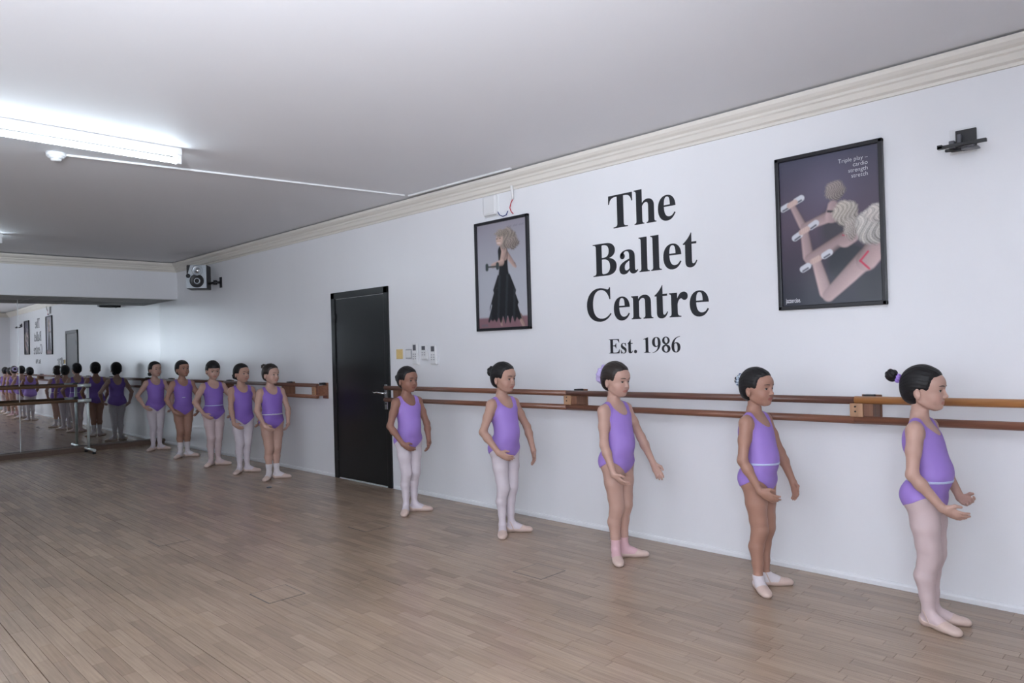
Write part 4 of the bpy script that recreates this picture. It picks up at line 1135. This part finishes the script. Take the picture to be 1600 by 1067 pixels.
        if spec.get('strap'):
            garment('elastic_strap', np.minimum.reduce([own + 0.001, 0.0045 - np.abs(u_ - 0.030 + (Z - 0.05) * 0.45), 0.085 - Z, Z - 0.02]), 'slipper', 0.0034, slp, 0.001)
    # --- eyes and brows
    for s in (-1, 1):
        nu, nv = 22, 14
        th = np.linspace(0, math.pi, nv); ph_ = np.linspace(0, 2 * math.pi, nu, endpoint=False)
        TT, PP = np.meshgrid(th, ph_, indexing='ij')
        e = np.stack([np.cos(TT) * 0.0112, np.sin(TT) * np.cos(PP) * 0.0130, np.sin(TT) * np.sin(PP) * 0.0100], -1).reshape(-1, 3)
        gx = spec.get('gaze', 0.0)
        ir = np.hypot(e[:, 1] - gx, e[:, 2] * 1.0 - 0.0005)
        ec = np.tile(np.array([0.50, 0.47, 0.45]), (len(e), 1))
        ec[ir < 0.0066] = (0.022, 0.012, 0.008); ec[ir < 0.0028] = (0.004, 0.004, 0.004)
        e = e @ rotm(s * 0.16, 0).T
        i = np.arange(nu * nv).reshape(nv, nu)
        fq = np.stack([i[:-1], np.roll(i[:-1], -1, 1), np.roll(i[1:], -1, 1), i[1:]], -1).reshape(-1, 4)
        ev = (hp((0, 0, 0)) + (e + A3(0.0667, s * 0.0287, -0.011)) @ HR.T)
        # toe the eye out round the curve of the face
        mesh_obj('eye', np_mesh('eye', ev * sc, fq[:, ::-1], True, ec), M['eye'], person)
        bp_ = [hp((0.0885 - 0.55 * abs(t_ - 0.014) ** 1.0 * (0.25 + 12 * abs(t_ - 0.014)), s * t_, 0.0090 + 0.0045 * math.sin((t_ - 0.004) / 0.045 * 2.6))) for t_ in np.linspace(0.013, 0.049, 7)]
        # rest the brow on the skin
        bp2 = []
        for q in bp_:
            q = np.array(q)[None]
            for _ in range(6):
                g_ = head.grad(q); q = q - g_ * (head.sample(q) / np.maximum((g_ * g_).sum(1), .1))[:, None]
            bp2.append(q[0] * sc)
        mb = MB(); mb.tube([tuple(q) for q in bp2], [0.0016 * sc, 0.0024 * sc, 0.0025 * sc, 0.0024 * sc, 0.0021 * sc, 0.0016 * sc, 0.0008 * sc], 6)
        mb.build('eyebrow', M[spec.get('hairm', 'hair')], person)
        lp = []
        for a_ in np.linspace(-1.0, 1.0, 9):
            q = hp((0.0780 - 0.0035 * a_ * a_ - 0.003 * (a_ * 1.0), s * (0.0293 + 0.0118 * a_), -0.011 + 0.0044 * math.sqrt(max(0, 1 - (a_ * 0.98) ** 2))))
            lp.append(tuple(q * sc))
        mb = MB(); mb.tube(lp, [0.0006 * sc] + [0.0012 * sc] * 7 + [0.0007 * sc], 6)
        mb.build('eyelashes', M[spec.get('hairm', 'hair')], person)
    # --- hair
    hf = Field(lo=hc - A3(0.22, 0.13, 0.17), hi=hc + A3(0.15, 0.13, 0.19), h=max(h, 0.0042))
    hf.ell(hp((-0.012, 0, 0.022)), (0.099, 0.0835, 0.096), 0.01, R=HR)
    hf.ell(hp((-0.040, 0, -0.020)), (0.066, 0.066, 0.075), 0.03, R=HR)
    hf.ell(hp((0.042, 0, 0.038)), (0.045, 0.060, 0.043), 0.025, R=HR)
    gx_, gy_, gz_ = hf.ax[0][:, None, None] - hc[0], hf.ax[1][None, :, None] - hc[1], hf.ax[2][None, None, :] - hc[2]
    lx = gx_ * HR[0, 0] + gy_ * HR[1, 0] + gz_ * HR[2, 0]; ly = gx_ * HR[0, 1] + gy_ * HR[1, 1] + gz_ * HR[2, 1]; lz = gx_ * HR[0, 2] + gy_ * HR[1, 2] + gz_ * HR[2, 2]
    fx0, fz0 = spec.get('hairline', (0.078, 0.064))
    plane = (0.66 * (lx - fx0) - 0.75 * (lz - fz0)) + 0.5 * np.clip(np.abs(ly) - 0.035, 0, 1) * np.clip(lz * 20 - 0.2, 0, 1) - 0.10 * np.exp(-((lx - 0.028) / 0.016) ** 2) * np.exp(-((np.abs(ly) - 0.07) / 0.02) ** 2) * 0.3
    plane = np.minimum(plane, np.maximum(lx + 0.028, lz * -1 - 0.085))     # keep the back of the head covered down to the nape
    if spec.get('fringe'):
        fz = spec['fringe']
        plane = np.minimum(plane, np.maximum(fz - lz + 0.003 * np.sin(ly * 400) * 0.6, np.maximum(0.01 - lx, np.abs(ly) - 0.068)))
    kh = 0.008
    hf.D = hf.D + (0.0085 * np.clip(1 + plane / 0.030, 0, 1) ** 1.5).astype(np.float32)
    a_, b_ = hf.D, plane.astype(np.float32)
    hh = np.maximum(kh - np.abs(a_ - b_), 0) / kh
    hf.D = np.maximum(a_, b_) + hh * hh * kh * 0.25
    HV, HF = hf.surface()
    strand = 0.0007 * np.sin(np.arctan2((HV - hc) @ HR[:, 1], (HV - hc) @ HR[:, 2] + 0.02) * 34 + np.sin(((HV - hc) @ HR[:, 0]) * 60))
    hn = hf.grad(HV); hn /= np.linalg.norm(hn, axis=1)[:, None] + 1e-9
    HV = HV + hn * strand[:, None]
    hair = mesh_obj('hair', np_mesh('hair', HV * sc, HF, True), M[spec.get('hairm', 'hair')], person)
    bn = spec.get('bun')
    if bn:
        bc = A3(*bn['c']); br = np.array(bn['r'])
        bf = Field(lo=-br - 0.02, hi=br + 0.02, h=max(h, 0.0042))
        bf.ell((0, 0, 0), br, 0.01)
        BV, BF = bf.surface()
        wv = 0.0022 * np.sin(np.arctan2(BV[:, 1], BV[:, 2]) * 5 + np.linalg.norm(BV, axis=1) * 90 + BV[:, 0] * 160)
        BV = BV * (1 + wv / br.mean())[:, None]
        bo = mesh_obj('bun', np_mesh('bun', ((BV + bc) @ HR.T + hc) * sc, BF, True), M[spec.get('hairm', 'hair')], hair)
        if bn.get('tie'):
            t0 = A3(*bn.get('tc', bn['c'])); axd = unit(A3(*bn.get('ax', (-1, 0, 0.25)))); u1 = unit(np.cross(axd, A3(0, 1, 0))); u2 = np.cross(axd, u1)
            R0, r0 = bn.get('R', 0.034), bn.get('rt', 0.013)
            nu, nv = 48, 12; tv = []
            for a in range(nu):
                A_ = 2 * math.pi * a / nu
                r_a = r0 * (1 + 0.22 * math.sin(A_ * 9) + 0.1 * math.sin(A_ * 17 + 1)); dirv = math.cos(A_) * u1 + math.sin(A_) * u2
                for b in range(nv):
                    B_ = 2 * math.pi * b / nv
                    tv.append(t0 + dirv * (R0 + r_a * math.cos(B_)) + axd * (r_a * math.sin(B_) * 1.1 + 0.003 * math.sin(A_ * 7)))
            i = np.arange(nu * nv).reshape(nu, nv)
            fq = np.stack([i, np.roll(i, -1, 0), np.roll(np.roll(i, -1, 0), -1, 1), np.roll(i, -1, 1)], -1).reshape(-1, 4)
            mesh_obj('scrunchie', np_mesh('scrunchie', (np.array(tv) @ HR.T + hc) * sc, fq, True), M[bn['tie']], hair)
    if spec.get('knot'):
        kz = spec.get('beltz', 0.715)
        q = A3(0.11, -0.03, kz)[None]
        for _ in range(8):
            g_ = tor.grad(q); q = q - g_ * (tor.sample(q) / np.maximum((g_ * g_).sum(1), .1))[:, None]
        k0_ = q[0] + A3(0.006, 0, 0)
        mb = MB(); mb.tube([tuple((k0_ + A3(0.004, -0.022, 0.004)) * sc), tuple((k0_ + A3(0.006, 0, 0)) * sc), tuple((k0_ + A3(0.004, 0.018, 0.003)) * sc)], [0.004, 0.005, 0.003], 8)
        mb.build('belt_knot', M[spec['knot']], lt)
    return person

SKIN_A, SKIN_B, SKIN_C, SKIN_D = (0.44, 0.26, 0.20), (0.38, 0.205, 0.15), (0.50, 0.31, 0.25), (0.28, 0.14, 0.10)
def arm(w, e=(-0.5, 1, 0), f=(0.55, -0.6, -0.6), n=(-0.5, -0.75, 0.35), curl=0.28, flip=False):
    return dict(w=w, e=e, f=f, n=n, curl=curl, flip=flip)
DANCERS = [
    dict(pos=(-11.497, -0.413), h=1.345, vox=0.0058, skin=SKIN_C, yaw=12, pitch=6, tights='tights_white', strap=True, leo='leotard',
         R=arm((0.10, 0.185, 0.640), (-0.6, 1, 0)), L=arm((0.07, 0.20, 0.600), (-0.3, 1, 0)),
         bun=dict(c=(-0.088, -0.03, -0.060), r=(0.030, 0.032, 0.030), tie=None),
         label='girl in purple leotard and white tights with a low side bun, nearest the mirror'),
    dict(pos=(-10.331, -0.449), h=1.355, vox=0.0058, skin=SKIN_B, yaw=10, pitch=8, sock='sock_white', sockz=0.20, strap=True, fringe=0.040,
         R=arm((0.09, 0.150, 0.610)), L=arm((0.10, 0.155, 0.600)), knot='ribbon_silver', beltz=0.79,
         bun=dict(c=(-0.105, 0, 0.02), r=(0.022, 0.034, 0.034), tie=None),
         label='girl with a short fringe, bare legs and long white socks, second from the mirror'),
    dict(pos=(-9.188, -0.499), h=1.34, vox=0.0058, skin=SKIN_C, yaw=-6, pitch=-8, tights='tights_pink', belt='ribbon', beltz=0.735, fringe=0.012,
         R=arm((0.12, 0.165, 0.640), (-0.6, 1, 0)), L=arm((0.13, 0.17, 0.640), (-0.3, 1, 0)),
         bun=dict(c=(-0.105, 0, 0.03), r=(0.024, 0.036, 0.036), tie=None),
         label='girl with a long dark fringe, ribbon belt and pale pink tights, looking down'),
    dict(pos=(-8.331, -0.514), h=1.302, vox=0.0058, skin=SKIN_A, yaw=14, pitch=2, tights='tights_white', hairm='hair',
         R=arm((0.12, 0.155, 0.575)), L=arm((0.08, 0.17, 0.590)),
         bun=dict(c=(-0.105, -0.012, -0.03), r=(0.026, 0.036, 0.036), tie=None),
         label='girl in plain purple leotard and white tights, hair slicked back, fourth from the mirror'),
    dict(pos=(-7.615, -0.503), h=1.295, vox=0.0055, skin=SKIN_C, yaw=16, pitch=1, sock='sock_white', sockz=0.17, hairm='hair_brown', belt='ribbon_silver', beltz=0.72, knot='ribbon_silver', wide=1.05, leg=1.04,
         R=arm((0.13, 0.150, 0.605)), L=arm((0.14, 0.120, 0.605)),
         bun=dict(c=(-0.088, -0.02, 0.085), r=(0.030, 0.030, 0.028), tie='scrunchie_pink', tc=(-0.074, -0.02, 0.070), ax=(-0.7, 0, 0.7), R=0.020, rt=0.010),
         label='girl with bare legs, white ankle socks and a high bun, closest to the door'),
    dict(pos=(-5.029, -0.547), h=1.262, vox=0.0038, skin=SKIN_D, yaw=4, pitch=0, tights='tights_white', leo='leotard_pale', leg=0.95,
         R=arm((0.115, 0.150, 0.620), (-0.6, 1, 0)), L=arm((0.135, 0.115, 0.605)),
         bun=dict(c=(-0.115, 0, 0.012), r=(0.030, 0.040, 0.040), tie=None),
         label='girl in lilac leotard and white tights standing just right of the black door'),
    dict(pos=(-3.87, -0.521), h=1.292, vox=0.0036, skin=SKIN_A, yaw=6, pitch=-2, tights='tights_white', strap=True, leo='leotard_pale', leg=0.93, wide=0.97, belly=0.008,
         R=arm((0.10, 0.165, 0.625), (-0.8, 1, 0), (0.75, -0.45, -0.45)), L=arm((0.10, 0.20, 0.600), (-0.3, 1, 0), (0.35, -0.25, -0.9)),
         bun=dict(c=(-0.112, -0.005, 0.040), r=(0.034, 0.042, 0.040), tie=None),
         label='girl in lilac leotard and white tights under the small framed poster'),
    dict(pos=(-2.831, -0.513), h=1.288, vox=0.0035, skin=SKIN_C, yaw=-4, pitch=-4, sock='sock_pink', sockz=0.135, leo='leotard_pale', hairm='hair_brown', belly=0.006,
         R=arm((0.075, 0.150, 0.575), (-0.9, 0.6, 0), (0.65, -0.25, -0.65), (0.2, -0.8, 0.4)), L=arm((0.135, 0.21, 0.590), (-0.4, 1, 0), (0.45, 0.10, -0.85), (0.3, -0.9, 0.2)),
         bun=dict(c=(-0.108, 0, 0.020), r=(0.024, 0.036, 0.036), tie='scrunchie_lilac', tc=(-0.112, 0, 0.022), R=0.046, rt=0.017),
         label='girl with a lilac scrunchie, bare legs and pink ankle socks, under the lettering'),
    dict(pos=(-1.89, -0.455), h=1.248, vox=0.0034, skin=SKIN_B, yaw=-8, pitch=2, sock='sock_white', sockz=0.085, strap=True, leo='leotard_pale', belt='ribbon', beltz=0.728, belly=0.006,
         R=arm((0.075, 0.150, 0.590), (-0.9, 0.7, 0), (0.75, -0.35, -0.5)), L=arm((0.120, 0.20, 0.570), (-0.4, 1, 0), (0.35, -0.4, -0.75)),
         bun=dict(c=(-0.120, 0, 0.042), r=(0.028, 0.030, 0.030), tie='scrunchie_spotted', tc=(-0.112, 0, 0.040), R=0.027, rt=0.013),
         label='girl with a spotted scrunchie and white ankle socks, under the large poster'),
    dict(pos=(-1.046, -0.435), h=1.258, vox=0.0033, skin=SKIN_C, yaw=0, pitch=0, tights='tights_pink', strap=True, leo='leotard_pale', belt='ribbon', beltz=0.715, turn=20, belly=0.016, seat=0.002, leg=1.06, wide=1.03, hairline=(0.078, 0.062),
         R=arm((0.105, 0.155, 0.610), (-1.0, 0.6, 0), (0.85, -0.35, -0.45), (-0.2, -0.85, 0.45), 0.25), L=arm((0.115, 0.125, 0.615), (-0.6, 1, 0), (0.60, -0.55, -0.1), (-0.4, -0.6, 0.7), 0.4),
         bun=dict(c=(-0.150, 0, 0.062), r=(0.030, 0.032, 0.032), tie='leotard_pale', tc=(-0.118, 0, 0.046), R=0.012, rt=0.010),
         label='girl in profile with a high knot bun, belt and pink tights, nearest the camera'),
]
for sp_ in DANCERS:
    build_person(sp_)
